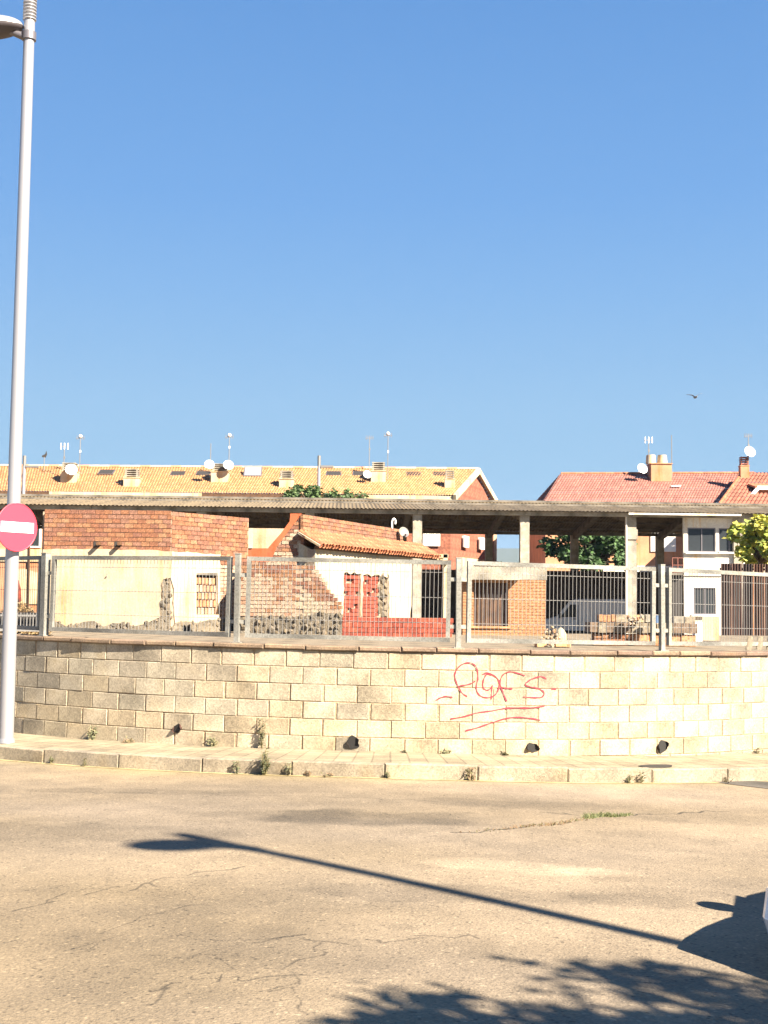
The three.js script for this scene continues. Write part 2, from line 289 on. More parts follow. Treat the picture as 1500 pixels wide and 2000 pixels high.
// ---------------------------------------------------------------- block wall with coping
const MID = arc(0, RW);
{
  const w = thing('block_wall', 'long rounded retaining wall of pale concrete blocks with coping, below the wire fence', 'wall');
  { // mortar body, just behind the block faces
    const p = [], idx = [], uv = [], n = 90;
    for (let i = 0; i <= n; i++) { const th = -TH + 2 * TH * i / n; for (const [r, top] of [[RW - .007, 0], [RW - .007, 1], [RW - .2, 1], [RW - .2, 0]]) { const q = arc(th, r); p.push(q.x, top ? wallTop(CX + RW * Math.sin(th)) : -.3, q.z); uv.push(th * 8 + r, top * 1.5); } if (i < n) for (let k = 0; k < 3; k++) { const a = i * 4 + k; idx.push(a, a + 4, a + 5, a, a + 5, a + 1); } }
    const g = new THREE.BufferGeometry(); g.setAttribute('position', new THREE.Float32BufferAttribute(p, 3)); g.setAttribute('uv', new THREE.Float32BufferAttribute(uv, 2)); g.setIndex(idx); g.computeVertexNormals(); part(w, 'mortar', g, M.mortar);
  }
  const geos = []; for (let k = 0; k < 18; k++) geos.push(chamferBox(k % 3 ? .389 : .372, k % 4 ? .192 : .187, .17, .005, rnd() * 3, rnd() * 3));
  for (let row = 0; row < 7; row++) {
    const L = .4 / RW; let th = -TH + (row % 2 ? L / 2 : L) + (row === 2 || row === 4 ? L * .12 : 0);
    while (th < TH) {
      const x = CX + RW * Math.sin(th), y = wallTop(x) - .1 - row * .2;
      if (y > gy(x) - .05) {
        const q = arc(th, RW + rr(-.003, .003)), f = rnd();
        // the left and the upper courses are weathered grey, the two lowest are bleached and earthy
        const fam = row >= 4 ? (f < .55 ? M.blockWarm : M.block) : (f < (x < -2.5 ? .5 : x > 1.5 && row === 0 ? .55 : .22) ? M.blockGrey : M.block);
        const o = part(w, 'concrete_block', pick(geos), pick(fam), [q.x, y + rr(-.002, .002), q.z]); o.rotation.order = 'YXZ'; o.rotation.set(0, th, -.0115 + rr(-.004, .004));
      }
      th += L;
    }
  }
  const cg = [.49, .62, .40].map((l, k) => { const g = chamferBox(l, .055, .30, .012, k, k * .5); return g; });
  let th = -TH, k = 0;
  while (th < TH) {
    const n = [0, 1, 0, 2, 0, 1][k % 6], L = ([.49, .62, .40][n] + .012) / (RW + .04), m = th + L / 2, q = arc(m, RW + .035 + rr(-.008, .008)), x = q.x;
    const o = part(w, 'coping_slab', cg[n], x < -1.5 ? pick([M.coping[3], M.coping[1]]) : pick(M.coping), [q.x, wallTop(x) + .03 + rr(-.004, .005), q.z]); o.rotation.order = 'YXZ'; o.rotation.set(0, m, -.0115 + rr(-.008, .008)); th += L; k++;
  }
}
{ // graffiti: sprayed strokes lying on the block faces
  const strokes = [[[155, 490], [200, 465], [255, 450], [320, 460]],
    [[465, 452], [420, 425], [385, 375], [360, 320], [342, 260], [350, 210], [385, 160], [430, 130], [485, 122], [530, 140], [555, 175], [567, 230], [565, 290], [552, 340], [556, 395], [580, 435], [630, 460], [690, 460], [740, 430], [768, 380], [775, 320], [760, 280], [720, 245], [660, 220], [608, 240]],
    [[370, 350], [440, 340], [500, 325], [540, 300]],
    [[702, 240], [655, 236], [630, 270], [615, 330], [625, 375], [660, 390], [690, 375], [712, 342]], [[708, 345], [700, 400], [697, 482]],
    [[1025, 248], [960, 225], [890, 210], [840, 220], [805, 250], [785, 300], [790, 350], [815, 420], [848, 500]], [[795, 360], [850, 372], [905, 378]],
    [[1235, 280], [1190, 258], [1130, 268], [1070, 295], [1030, 335], [1070, 355], [1140, 370], [1190, 390], [1215, 420], [1195, 455], [1130, 463], [1010, 455]],
    [[1285, 380], [1335, 380]],
    [[300, 670], [420, 650], [560, 612], [700, 592], [860, 565], [1000, 563], [1100, 562], [1220, 545]],
    [[445, 787], [560, 757], [690, 712], [860, 662], [960, 655], [1080, 665], [1180, 682]]];
  const g = thing('graffiti', 'red sprayed graffiti tag with two underlines on the block wall', 'graffiti');
  for (const s of strokes) {
    const c = new THREE.CatmullRomCurve3(s.map(([x, y]) => V(820 + x / 5, 1270 + y / 5, 0))), n = s.length * 6, p = [], idx = [];
    for (let i = 0; i <= n; i++) { const a = c.getPoint(i / n), t = c.getTangent(i / n), w = 1.05 + .35 * Math.sin(i * .7 + s.length); const nx = -t.y * w, ny = t.x * w;
      for (const k of [-1, 1]) { const q = onArc(a.x + nx * k, a.y + ny * k, RW + .008); p.push(q.x, q.y, q.z); } if (i < n) { const b = i * 2; idx.push(b, b + 1, b + 3, b, b + 3, b + 2); } }
    const G = new THREE.BufferGeometry(); G.setAttribute('position', new THREE.Float32BufferAttribute(p, 3)); G.setIndex(idx); G.computeVertexNormals(); part(g, 'stroke', G, M.graffiti);
  }
}
{ // drain stubs in the lowest courses
  const spots = [[347, 1423, .055, 'rusty broken drain stub in the wall nearest the lamp post', .12], [690, 1450, .075, 'black drain stub in the wall left of the graffiti', .015], [1040, 1460, .065, 'dark drain stub in the wall below the graffiti', .03], [1293, 1458, .075, 'black drain stub in the wall farthest right', .02]];
  for (const [u, v, r, label, red] of spots) {
    const p = onArc(u, v, RW + .004), th = Math.atan2(p.x - CX, p.z + CD);
    const t = thing('drain_stub', label, 'drain pipe', [p.x, p.y, p.z], th, 'drain stubs along the foot of the wall');
    const g = new THREE.CylinderGeometry(r * 1.0, r * .98, .07, 18, 3, true); g.rotateX(Math.PI / 2); const P = g.attributes.position;
    for (let i = 0; i < P.count; i++) { const a = Math.atan2(P.getY(i), P.getX(i)), k = 1 + .18 * Math.sin(a * 2 + u * 1.7) + .12 * Math.sin(a * 5 + u); P.setXY(i, P.getX(i) * k * 1.05, P.getY(i) * k * .9); if (P.getZ(i) > .03) P.setZ(i, P.getZ(i) + .03 * Math.sin(a * 2 + 1)); } g.computeVertexNormals();
    part(t, 'pipe', g, std([.02 + red * .3, .016 + red * .08, .014 + red * .03], .85), [0, 0, -.02]);
    const c = new THREE.CircleGeometry(r * 1.0, 18); { const Q = c.attributes.position; for (let i = 1; i < Q.count; i++) { const a = Math.atan2(Q.getY(i), Q.getX(i)), k = 1 + .18 * Math.sin(a * 2 + u * 1.7) + .12 * Math.sin(a * 5 + u); Q.setXY(i, Q.getX(i) * k * 1.05, Q.getY(i) * k * .9); } } part(t, 'opening', c, M.black, [0, 0, .006]);
  }
}

// ---------------------------------------------------------------- wire fence on the coping
{
  const RF = RW - .11, base = x => wallTop(x) + .06, fence = thing('wire_fence', 'galvanised wire mesh fence panels on posts along the wall coping', 'fence');
  const us = [85, 462, 895, 1293], ths = us.map(u => thetaOf(u, RF)); ths.unshift(ths[0] - .33); ths.unshift(ths[0] - .33); ths.push(ths[5] + .33, ths[5] + .66);
  ths.forEach((th, i) => {
    const q = arc(th, RF), wide = i === 2;
    part(fence, 'post', boxM(wide ? .085 : .06, 1.06, wide ? .085 : .06), M.galv, [q.x, base(q.x) + .53, q.z], [0, th, 0]);
    part(fence, 'post_cap', boxM(wide ? .095 : .068, .012, wide ? .095 : .068), M.galv, [q.x, base(q.x) + 1.066, q.z], [0, th, 0]);
    part(fence, 'base_plate', boxM(.12, .012, .12), M.galv, [q.x, base(q.x) + .004, q.z], [0, th, 0]);
  });
  const T = .05;
  for (let i = 0; i < ths.length - 1; i++) {
    const a = arc(ths[i], RF), b = arc(ths[i + 1], RF); a.y = base(a.x) + .09; b.y = base(b.x) + .09;
    const d = b.clone().sub(a), L = d.length(), off = .10, W = L - 2 * off, H = .92, mid = (ths[i] + ths[i + 1]) / 2;
    const pn = sub(fence, 'panel', [a.x, a.y, a.z]); pn.rotation.order = 'YXZ'; pn.rotation.set(0, Math.atan2(-d.z, d.x), Math.asin(d.y / L));
    part(pn, 'rail', boxM(W, T, T), M.galv, [L / 2, H, 0]); part(pn, 'rail', boxM(W, T, T), M.galv, [L / 2, 0, 0]);
    part(pn, 'stile', boxM(T, H - T, T), M.galv, [off + T / 2, H / 2, 0]); part(pn, 'stile', boxM(T, H - T, T), M.galv, [L - off - T / 2, H / 2, 0]);
    for (const [x, s] of [[off / 2 + .01, 1], [L - off / 2 - .01, -1]]) for (const y of [.16, .72]) part(pn, 'bracket', boxM(.085, .045, .02), M.galv, [x, y, 0]);
    const vg = new THREE.CylinderGeometry(.0028, .0028, H, 5), n = Math.round((W - .1) / .05);
    for (let k = 1; k < n; k++) part(pn, 'wire', vg, M.wire, [off + .05 + (W - .1) * k / n, H / 2, .004]);
    const hg = new THREE.CylinderGeometry(.003, .003, W - .04, 5); hg.rotateZ(Math.PI / 2);
    for (const y of [.20, .50, .80]) part(pn, 'wire', hg, M.wire, [L / 2, y, -.004]);
  }
}

// ---------------------------------------------------------------- walls of brick
// a wall from A to B (x, distance), seen from the street; local x runs along it, y up, z out towards the street
function wall(parent, name, A, B, y0) {
  const a = B[0] - A[0], b = B[1] - A[1], L = Math.hypot(a, b), g = sub(parent, name, [A[0], y0, -A[1]], Math.atan2(b, a));
  g.updateMatrixWorld(true);
  const n = V(b / L, 0, a / L), o = V(A[0], y0, -A[1]), dx = V(a / L, 0, -b / L);
  const loc = (u, v) => { const r = ray(u, v), t = n.dot(o.clone().sub(camera.position)) / n.dot(r), p = r.multiplyScalar(t).add(camera.position).sub(o); return [p.dot(dx), p.y]; };
  return { g, L, loc, poly: P => P.map(q => loc(...q)) };
}
const unit = chamferBox(1, 1, 1, .03), brickGeos = [unit, chamferBox(1, 1, 1, .05, .3, .4), chamferBox(1, 1, 1, .04, .6, .1)];
function bricks(g, P, bw, bh, fam, o = {}) {   // courses of separate bricks filling an outline
  const xs = P.map(p => p[0]), ys = P.map(p => p[1]), x0 = o.x0 ?? Math.min(...xs), x1 = Math.max(...xs), y0 = o.y0 ?? Math.min(...ys), y1 = Math.max(...ys), j = o.joint ?? .014, z = o.z ?? .012;
  let n = 0;
  for (let row = 0, y = y0; y < y1 - bh * .3; row++, y += bh) for (let x = x0 - (row % 2 ? bw / 2 : 0); x < x1; x += bw) {
    let a = Math.max(x, x0), b = Math.min(x + bw, x1);
    const cy = y + bh / 2;
    if (!inPoly((a + b) / 2, cy, P)) continue;
    while (b - a > .04 && !inPoly(b - .03, cy, P)) b -= .03;
    while (b - a > .04 && !inPoly(a + .03, cy, P)) a += .03;
    if (b - a < .05 || (o.skip && o.skip((a + b) / 2, cy))) continue;
    const f = typeof fam === 'function' ? fam((a + b) / 2, cy) : fam; if (!f) continue;
    const m = part(g, 'brick', pick(brickGeos), pick(f), [(a + b) / 2, cy + rr(-.003, .003), z + rr(-.006, .006)], [rr(-.01, .01), rr(-.015, .015), rr(-.012, .012)]);
    m.scale.set(b - a - j, bh - j, .1); n++;
  }
  return n;
}
function stones(g, P, size, n, fam = M.stone, z = .02) {   // rubble stones set in an outline
  const xs = P.map(p => p[0]), ys = P.map(p => p[1]), pts = []; let tries = 0;
  while (pts.length < n && tries++ < n * 40) { const x = rr(Math.min(...xs), Math.max(...xs)), y = rr(Math.min(...ys), Math.max(...ys)); if (!inPoly(x, y, P) || pts.some(q => Math.hypot((q[0] - x) * .8, q[1] - y) < size * .78)) continue; pts.push([x, y]); }
  for (const [x, y] of pts) { const o = part(g, 'stone', pick(stoneGeos), pick(fam), [x, y, z - .035], [rr(0, 6), rr(0, 6), rr(0, 6)]); const s = size * rr(.40, .72); o.scale.set(s * rr(1, 1.35), s * rr(.7, 1), s * .72); }
}
const stoneGeos = [1, 2, 3, 4].map(k => { const g = new THREE.DodecahedronGeometry(1, 0), P = g.attributes.position; for (let i = 0; i < P.count; i++) { const x = P.getX(i), y = P.getY(i), z = P.getZ(i), r = .85 + .3 * vnoise(x * 1.7 + k * 9 + 20, y * 1.7 + z * 2.1 + 20, 999, k); P.setXYZ(i, x * r, y * r, z * r); } g.computeVertexNormals(); return g; });

// ruined hut on the left: brick above, cream plaster below, broken footing of rubble stone
{
  const hut = thing('ruined_hut', 'roofless ruined hut with bare brick top and cream plaster, nearest the no-entry sign', 'hut');
  const A = at(80, 1240, 40), C = at(331, 1240, 40), Bx = at(482, 1240, 42.6), y0 = 1.0;
  const f = wall(hut, 'front_wall', [A.x, 40], [C.x, 40], y0);
  const sp = f.loc(200, 1073)[1], sp2 = f.loc(331, 1076)[1], top = sp - .04 + Math.round((f.loc(200, 993)[1] - sp + .04) / .142) * .142, top2 = top;
  part(f.g, 'masonry', slab([[0, 0], [f.L, 0], [f.L, top2 - .04], [0, top - .05]], .28, -.012), M.joint);
  bricks(f.g, [[0, sp], [f.L, sp2], [f.L, top2], [-.005, top]], .265, .142, (x, y) => y > top - .32 ? [M.brickOld[0], M.brickOld[3], M.brickOld[4], M.brickOld[1]] : M.brickOld, { y0: sp - .04 });
  const gapL = f.poly([[314, 1226], [312, 1190], [318, 1160], [315, 1140], [322, 1130], [332, 1130], [333, 1230]]);
  const foot = [[100, 1213], [112, 1214], [130, 1223], [150, 1219], [165, 1214], [185, 1213], [202, 1224], [222, 1217], [240, 1218], [262, 1223], [285, 1218], [304, 1209]];
  const cream = roughPoly([[-.01, sp - .02], f.loc(80, 1216), ...foot.map(q => f.loc(...q)), ...f.poly([[313, 1205], [309, 1175], [316, 1155], [313, 1140], [320, 1131], [328, 1130]]), [f.L + .01, f.loc(331, 1128)[1]], [f.L + .01, sp2 - .01], [f.L * .5, sp + .01]], .025, .22);
  part(f.g, 'plaster', slab(cream, .045, .035), M.plasterCream);
  part(f.g, 'exposed_masonry', slab(gapL, .05, -.002), M.rubbleBed);
  stones(f.g, gapL, .17, 60, M.stone, .0);
  const fp = [[0, -.1], [f.L, -.1], f.loc(331, 1207), ...foot.map(q => f.loc(...q)).reverse(), f.loc(80, 1212)];
  part(f.g, 'rubble_footing', slab(fp, .1, .045), M.rubbleBed);
  stones(f.g, fp, .17, 130, M.stone, .03);
  for (const u of [189, 230]) { const [x, y] = f.loc(u, 1063); part(f.g, 'rafter_hole', boxM(.19, .16, .06), M.dark, [x, y, .0]); part(f.g, 'rafter_stub', boxM(.09, .10, .34), M.wood, [x + .09, y + .01, .14], [0, 0, .2]); }
  { const [x, y] = f.loc(208, 1126); part(f.g, 'hook', bar(V(x, y, 0), V(x, y - .02, .08), .018), M.dark); }
  // sunlit side
  const s = wall(hut, 'side_wall', [C.x, 40], [Bx.x, 42.6], y0), st = top2, sb = sp2;
  part(s.g, 'masonry', slab([[0, 0], [s.L, 0], [s.L, st - .05], [0, st - .05]], .28, -.012, [[s.loc(383, 1200), s.loc(423, 1200), s.loc(423, 1118), s.loc(383, 1118)]]), M.joint);
  const win = [s.loc(382, 1201), s.loc(424, 1201), s.loc(424, 1119), s.loc(382, 1119)], edge = s.loc(428, 1150)[0];
  bricks(s.g, [[0, sb], [s.L, sb - .02], [s.L, st], [0, st]], .265, .142, M.brickOld, { y0: sb - .04 });
  bricks(s.g, [[edge, .5], [s.L, .5], [s.L, sb - .05], [edge, sb - .05]], .24, .125, (x, y) => y > sb - .35 ? M.brickOld : M.brickPale, { y0: .42 });
  part(s.g, 'plaster', slab(roughPoly([[-.01, sb - .02], [-.01, s.loc(335, 1130)[1]], s.loc(338, 1150), s.loc(337, 1175), s.loc(339, 1200), s.loc(341, 1218), s.loc(360, 1214), s.loc(383, 1217), s.loc(405, 1212), [edge, s.loc(425, 1210)[1]], [edge, sb - .02]], .025, .2), .045, .035, [win]), M.plasterWhite);
  part(s.g, 'window_lintel', boxM(win[1][0] - win[0][0] + .1, .09, .1), M.concreteDark, [(win[0][0] + win[1][0]) / 2, win[2][1] - .04, -.02]);
  part(s.g, 'window_recess', slab([[win[0][0] - .05, win[0][1] - .05], [win[1][0] + .05, win[1][1] - .05], [win[2][0] + .05, win[2][1] + .05], [win[3][0] - .05, win[3][1] + .05]], .05, -.2), M.dark);
  bricks(s.g, [[win[0][0], win[0][1]], [win[1][0], win[1][1]], [win[2][0], win[2][1] - .2], [win[3][0], win[3][1] - .14]], .15, .24, M.brickOrange.concat(M.brickPale), { joint: .03, z: -.04 });
  const sf = [[0, -.1], [s.L, -.1], s.loc(480, 1210), s.loc(450, 1208), s.loc(405, 1211), s.loc(383, 1216), s.loc(360, 1213), s.loc(341, 1216)];
  part(s.g, 'rubble_footing', slab(sf, .1, .045), M.rubbleBed);
  stones(s.g, sf, .17, 90, M.stone, .03);
  // walls out of sight close the hut
  wallPlain(hut, [A.x, 40.28], [A.x, 43.2], y0, top - .05); wallPlain(hut, [A.x, 43.2], [Bx.x - .2, 43.2], y0, top - .05);
}
function wallPlain(parent, A, B, y0, h, m = M.joint, name = 'rear_wall') { const L = Math.hypot(B[0] - A[0], B[1] - A[1]); const g = part(parent, name, boxM(L, h, .25), m, [(A[0] + B[0]) / 2, y0 + h / 2, -(A[1] + B[1]) / 2]); g.rotation.y = Math.atan2(B[1] - A[1], B[0] - A[0]); return g; }

// broken brick wall standing in front of the lean-to
{
  const w0 = thing('broken_brick_wall', 'broken brick wall with whitewash remains and sloping end on a stone footing', 'wall');
  const A = at(468, 1240, 38.6), B = at(668, 1240, 38.0), w = wall(w0, 'masonry_face', [A.x, 38.6], [B.x, 38.0], .9);
  const P = w.poly([[468, 1250], [468, 1094], [480, 1096], [560, 1098], [612, 1103], [632, 1130], [650, 1156], [668, 1182], [668, 1250]]);
  const core = w.poly([[472, 1260], [472, 1098], [480, 1100], [560, 1102], [606, 1108], [627, 1137], [644, 1160], [661, 1186], [661, 1260]]);
  part(w.g, 'core', slab(core, .25, -.012), M.joint);
  const bandY = (x) => w.loc(480, 1128)[1] + 0;
  const red = w.poly([[428, 1090], [428, 1122], [480, 1126], [535, 1132], [545, 1145], [580, 1146], [582, 1156], [600, 1160], [622, 1168], [640, 1185], [655, 1196], [675, 1205], [675, 1090]]);
  const lime = w.poly([[588, 1206], [586, 1160], [596, 1152], [606, 1168], [622, 1172], [634, 1184], [645, 1206]]);
  const toothX = w.loc(582, 1150)[0];
  bricks(w.g, P.map(q => [q[0], Math.max(q[1], w.loc(500, 1204)[1])]), .235, .118, (x, y) => inPoly(x, y, lime) ? M.brickLime : inPoly(x, y, red) ? (rnd() < .8 ? M.brickOld.slice(2).concat(M.brickPale[4]) : M.brickPale) : (rnd() < .08 ? M.brickOld : M.brickPale), { skip: (x, y) => Math.abs(x - toothX) < .07 && Math.floor(y / .118) % 2 === 0 });
  const fp = w.poly([[468, 1255], [468, 1206], [480, 1208], [520, 1204], [560, 1206], [600, 1202], [632, 1197], [668, 1200], [668, 1255]]);
  part(w.g, 'rubble_footing', slab(fp, .2, .05), M.rubbleBed);
  stones(w.g, fp, .19, 130, M.stone, .05);
}
// lean-to with tiled roof and bricked-up openings
const LD = V(.458, 0, -.889);   // its length runs away to the right
{
  const b = thing('lean_to_house', 'ruined brick house with orange tiled lean-to and bricked-up openings', 'house');
  // gable wall facing the street, with a sloping orange coping
  const ga = at(524, 1240, 40), gb = at(592, 1240, 40), gw = wall(b, 'gable_wall', [ga.x, 40], [gb.x, 40], 1.0);
  const gp = gw.poly([[526, 1240], [526, 1085], [537, 1066], [566, 1030], [588, 1005], [592, 1004], [592, 1240]]);
  part(gw.g, 'core', slab(gp.map(([x, y]) => [x + .03, y - .03]), .3, -.012), M.joint);
  bricks(gw.g, gp.map(q => [q[0], Math.max(q[1], gw.loc(550, 1100)[1])]), .25, .118, (x, y) => rnd() < .55 ? M.brickOld.slice(2) : M.brickPale);
  part(gw.g, 'coping_slope', slab(gw.poly([[519, 1092], [524, 1070], [550, 1040], [566, 1018], [567, 1003], [590, 1003], [565, 1035], [541, 1068], [531, 1092]]), .42, .02), M.orangeRender);
  // long side wall behind the lean-to roof
  const e = at(788, 1240, 47.3), s = wall(b, 'side_wall', [gb.x, 40], [e.x, 47.3], 1.0);
  const sp = s.poly([[592, 1100], [592, 1004], [650, 1013], [720, 1025], [786, 1035], [788, 1100]]);
  part(s.g, 'core', slab(sp.map(([x, y]) => [x, y - .03]).map(([x, y], i) => [Math.max(x, .33), i === 0 || i === 5 ? 0 : y]), .3, -.012), M.joint);
  bricks(s.g, sp.map(([x, y]) => [x, Math.max(y, 2.75)]), .27, .125, M.brickOld.slice(1), { y0: 2.72 });
  part(s.g, 'plaster', slab(roughPoly(s.poly([[593, 1100], [596, 1078], [602, 1068], [607, 1072], [612, 1080], [612, 1100]]), .03, .2), .06, .05), M.plasterWhite);
  // plastered outer wall with openings
  const P0 = [-2.12, 39.7], P1 = [P0[0] + .458 * 6.83, P0[1] + .889 * 6.83], w = wall(b, 'plaster_wall', P0, P1, 1.0);
  const H = 2.62, eaveTop = 2.56, r = (u0, v0, u1, v1, lo) => { const [x0, y1] = w.loc(u0, v0), [x1] = w.loc(u1, v1); const y0 = lo ?? w.loc(u1, v1)[1]; return [[x0, y0], [x1, y0], [x1, y1], [x0, y1]]; };
  const o1 = r(673, 1118, 704, 1240, .03), o2 = r(710, 1123, 757, 1240, .03);
  part(w.g, 'masonry', slab([[0, 0], [w.L, 0], [w.L, H], [0, H]], .25, -.03, [o1, o2]), M.joint);
  const rag = q => roughPoly(q, .045, .16);
  part(w.g, 'plaster', slab([[0, .25], [w.L - .05, .25], [w.L - .12, .6], [w.L, .9], [w.L, H], [0, H]], .035, .005, [rag([[o1[0][0] - .05, .3], [o1[1][0] + .04, .3], [o1[2][0] + .03, o1[2][1]], [o1[3][0] - .03, o1[3][1]]]), rag([[o2[0][0] - .06, .45], [o2[1][0] + .12, .45], [o2[2][0] + .05, o2[2][1]], [o2[3][0] - .03, o2[3][1]]])]), M.plasterWhite);
  for (const [o, cut] of [[o1, 1], [o2, .66]]) {
    const W = o[1][0] - o[0][0], sx = o[0][0] + W * cut;
    part(w.g, 'infill_bed', slab(o, .06, -.17), M.joint);
    bricks(w.g, [[o[0][0] - .04, 0], [sx, 0], [sx, o[2][1] - .02], [o[0][0] - .04, o[3][1] - .02]], .27, .135, M.brickRed, { z: -.06, skip: () => rnd() < .06 });
    if (cut < 1) stones(w.g, [[sx, .6], [o[1][0] + .08, .6], [o[2][0] + .05, o[2][1]], [sx, o[2][1]]], .27, 22, M.stone, -.1);
  }
  part(w.g, 'end_wall', slab([[-.62, 0], [0, 0], [0, eaveTop], [-.62, eaveTop + .3]], .15, 0), M.plasterWhite, [.01, 0, -.04], [0, -Math.PI / 2, 0]);
  // eave beam and soffit
  part(w.g, 'eave_beam', boxM(w.L + 1.9, .1, .12), M.wood, [w.L / 2 + .85, H + .05, .08]);
  // tiles: separate barrel tiles in rows down the slope
  const wallH = 3.13, eaveH = 2.72, inner = -.5, outer = .27, run = outer - inner, slope = Math.atan2(wallH - eaveH, run), len = run / Math.cos(slope);
  const cover = new THREE.CylinderGeometry(.095, .08, len / 3 + .06, 8, 1, true, -Math.PI / 2, Math.PI), pan = new THREE.CylinderGeometry(.08, .095, len / 3 + .06, 6, 1, true, Math.PI / 2, Math.PI);
  const nt = Math.round((w.L + 2.0) / .205);
  part(w.g, 'roof_board', boxM(w.L + 1.9, .03, len - .06), M.wood, [w.L / 2 + .85, (wallH + eaveH) / 2 - .05, (inner + outer) / 2 - .02], [slope, 0, 0]);
  for (let i = 0; i < nt; i++) for (let k = 0; k < 3; k++) {
    const x = -.15 + i * .205 + rr(-.012, .012), z = len * (k + .5) / 3 + rr(-.02, .02);
    const a = part(w.g, 'roof_tile', cover, pick(M.tile)), c = part(w.g, 'roof_tile', pan, pick(M.tile));
    for (const [m, dx, dy] of [[a, 0, .035], [c, .1025, .03]]) { m.rotation.order = 'YXZ'; m.rotation.set(Math.PI / 2 + slope + .015, 0, 0); m.position.set(x + dx, wallH - Math.sin(slope) * z + dy, inner + Math.cos(slope) * z); }
  }
  part(w.g, 'roof_verge', boxM(.08, .06, len), M.plasterWhite, [-.2, (wallH + eaveH) / 2 + .0, (inner + outer) / 2], [slope, 0, 0]);
  part(w.g, 'end_wall', slab([[0, 0], [.5, 0], [.5, wallH - .1], [0, eaveH - .06]], .2, 0), M.plasterWhite, [w.L - .02, 0, -.06], [0, Math.PI / 2, 0]);
}
{ // low red wall of hollow bricks before the lean-to
  const t = thing('low_brick_wall', 'low red hollow brick wall in front of the lean-to openings', 'wall');
  const A = at(668, 1240, 36), B = at(886, 1240, 36.4), w = wall(t, 'brick_face', [A.x, 36], [B.x, 36.4], .98), h = w.loc(780, 1205)[1];
  part(w.g, 'core', boxM(w.L - .06, h - .02, .12), M.joint, [w.L / 2, h / 2 - .01, -.08]);
  bricks(w.g, [[0, 0], [w.L, 0], [w.L, h + .02], [0, h + .02]], .285, .145, M.brickRed, { z: .0, joint: .012 });
}
// small orange brick hut with a barred window
{
  const t = thing('brick_kiosk', 'small orange brick hut with concrete cap and barred brown window', 'hut');
  const A = at(903, 1240, 40), B = at(1066, 1240, 40), w = wall(t, 'front_wall', [A.x, 40], [B.x, 40], 1.0);
  const h = w.loc(1000, 1132)[1], x0 = w.loc(925, 1150)[0], x1 = w.loc(992, 1150)[0], yb = w.loc(960, 1223)[1], yt = w.loc(960, 1138)[1];
  part(w.g, 'masonry', slab([[0, 0], [w.L, 0], [w.L, h], [0, h]], .24, -.012, [[[x0, yb], [x1, yb], [x1, yt], [x0, yt]]]), M.jointOrange);
  const zones = [[[0, 0], [w.L, 0], [w.L, yb], [0, yb]], [[0, yb], [x0, yb], [x0, h], [0, h]], [[x1, yb], [w.L, yb], [w.L, h], [x1, h]]];
  for (const z of zones) bricks(w.g, z, .25, .093, M.brickOrange, { joint: .012, y0: Math.round(z[0][1] / .093) * .093 });
  part(w.g, 'window_shutter', slab([[x0, yb], [x1, yb], [x1, yt], [x0, yt]], .04, -.14), M.wood);
  for (let k = 0; k < 8; k++) part(w.g, 'window_bar', bar(V(x0 + (x1 - x0) * (k + .5) / 8, yb, -.05), V(x0 + (x1 - x0) * (k + .5) / 8, yt, -.05), .009), M.steelDark);
  part(w.g, 'window_sill', boxM(x1 - x0 + .16, .06, .2), M.brickOrange[0], [(x0 + x1) / 2, yb - .035, -.03]);
  const cx1 = w.loc(1012, 1130)[0], capH = w.loc(1000, 1107)[1] - h;
  part(w.g, 'cap', boxM(w.L + .06, capH, 2.3), M.concrete, [w.L / 2, h + capH / 2, -1.12]);
  part(w.g, 'canopy', boxM(cx1 + .12, .16, .34), M.concrete, [cx1 / 2 - .06, h + .06, .185]);
  wallPlain(t, [B.x - .12, 40.26], [B.x - .12, 42.2], 1.0, h - .01, M.brickOrange[1], 'side_wall'); wallPlain(t, [A.x + .12, 40.26], [A.x + .12, 42.2], 1.0, h - .01, M.brickOrange[1], 'side_wall');
}

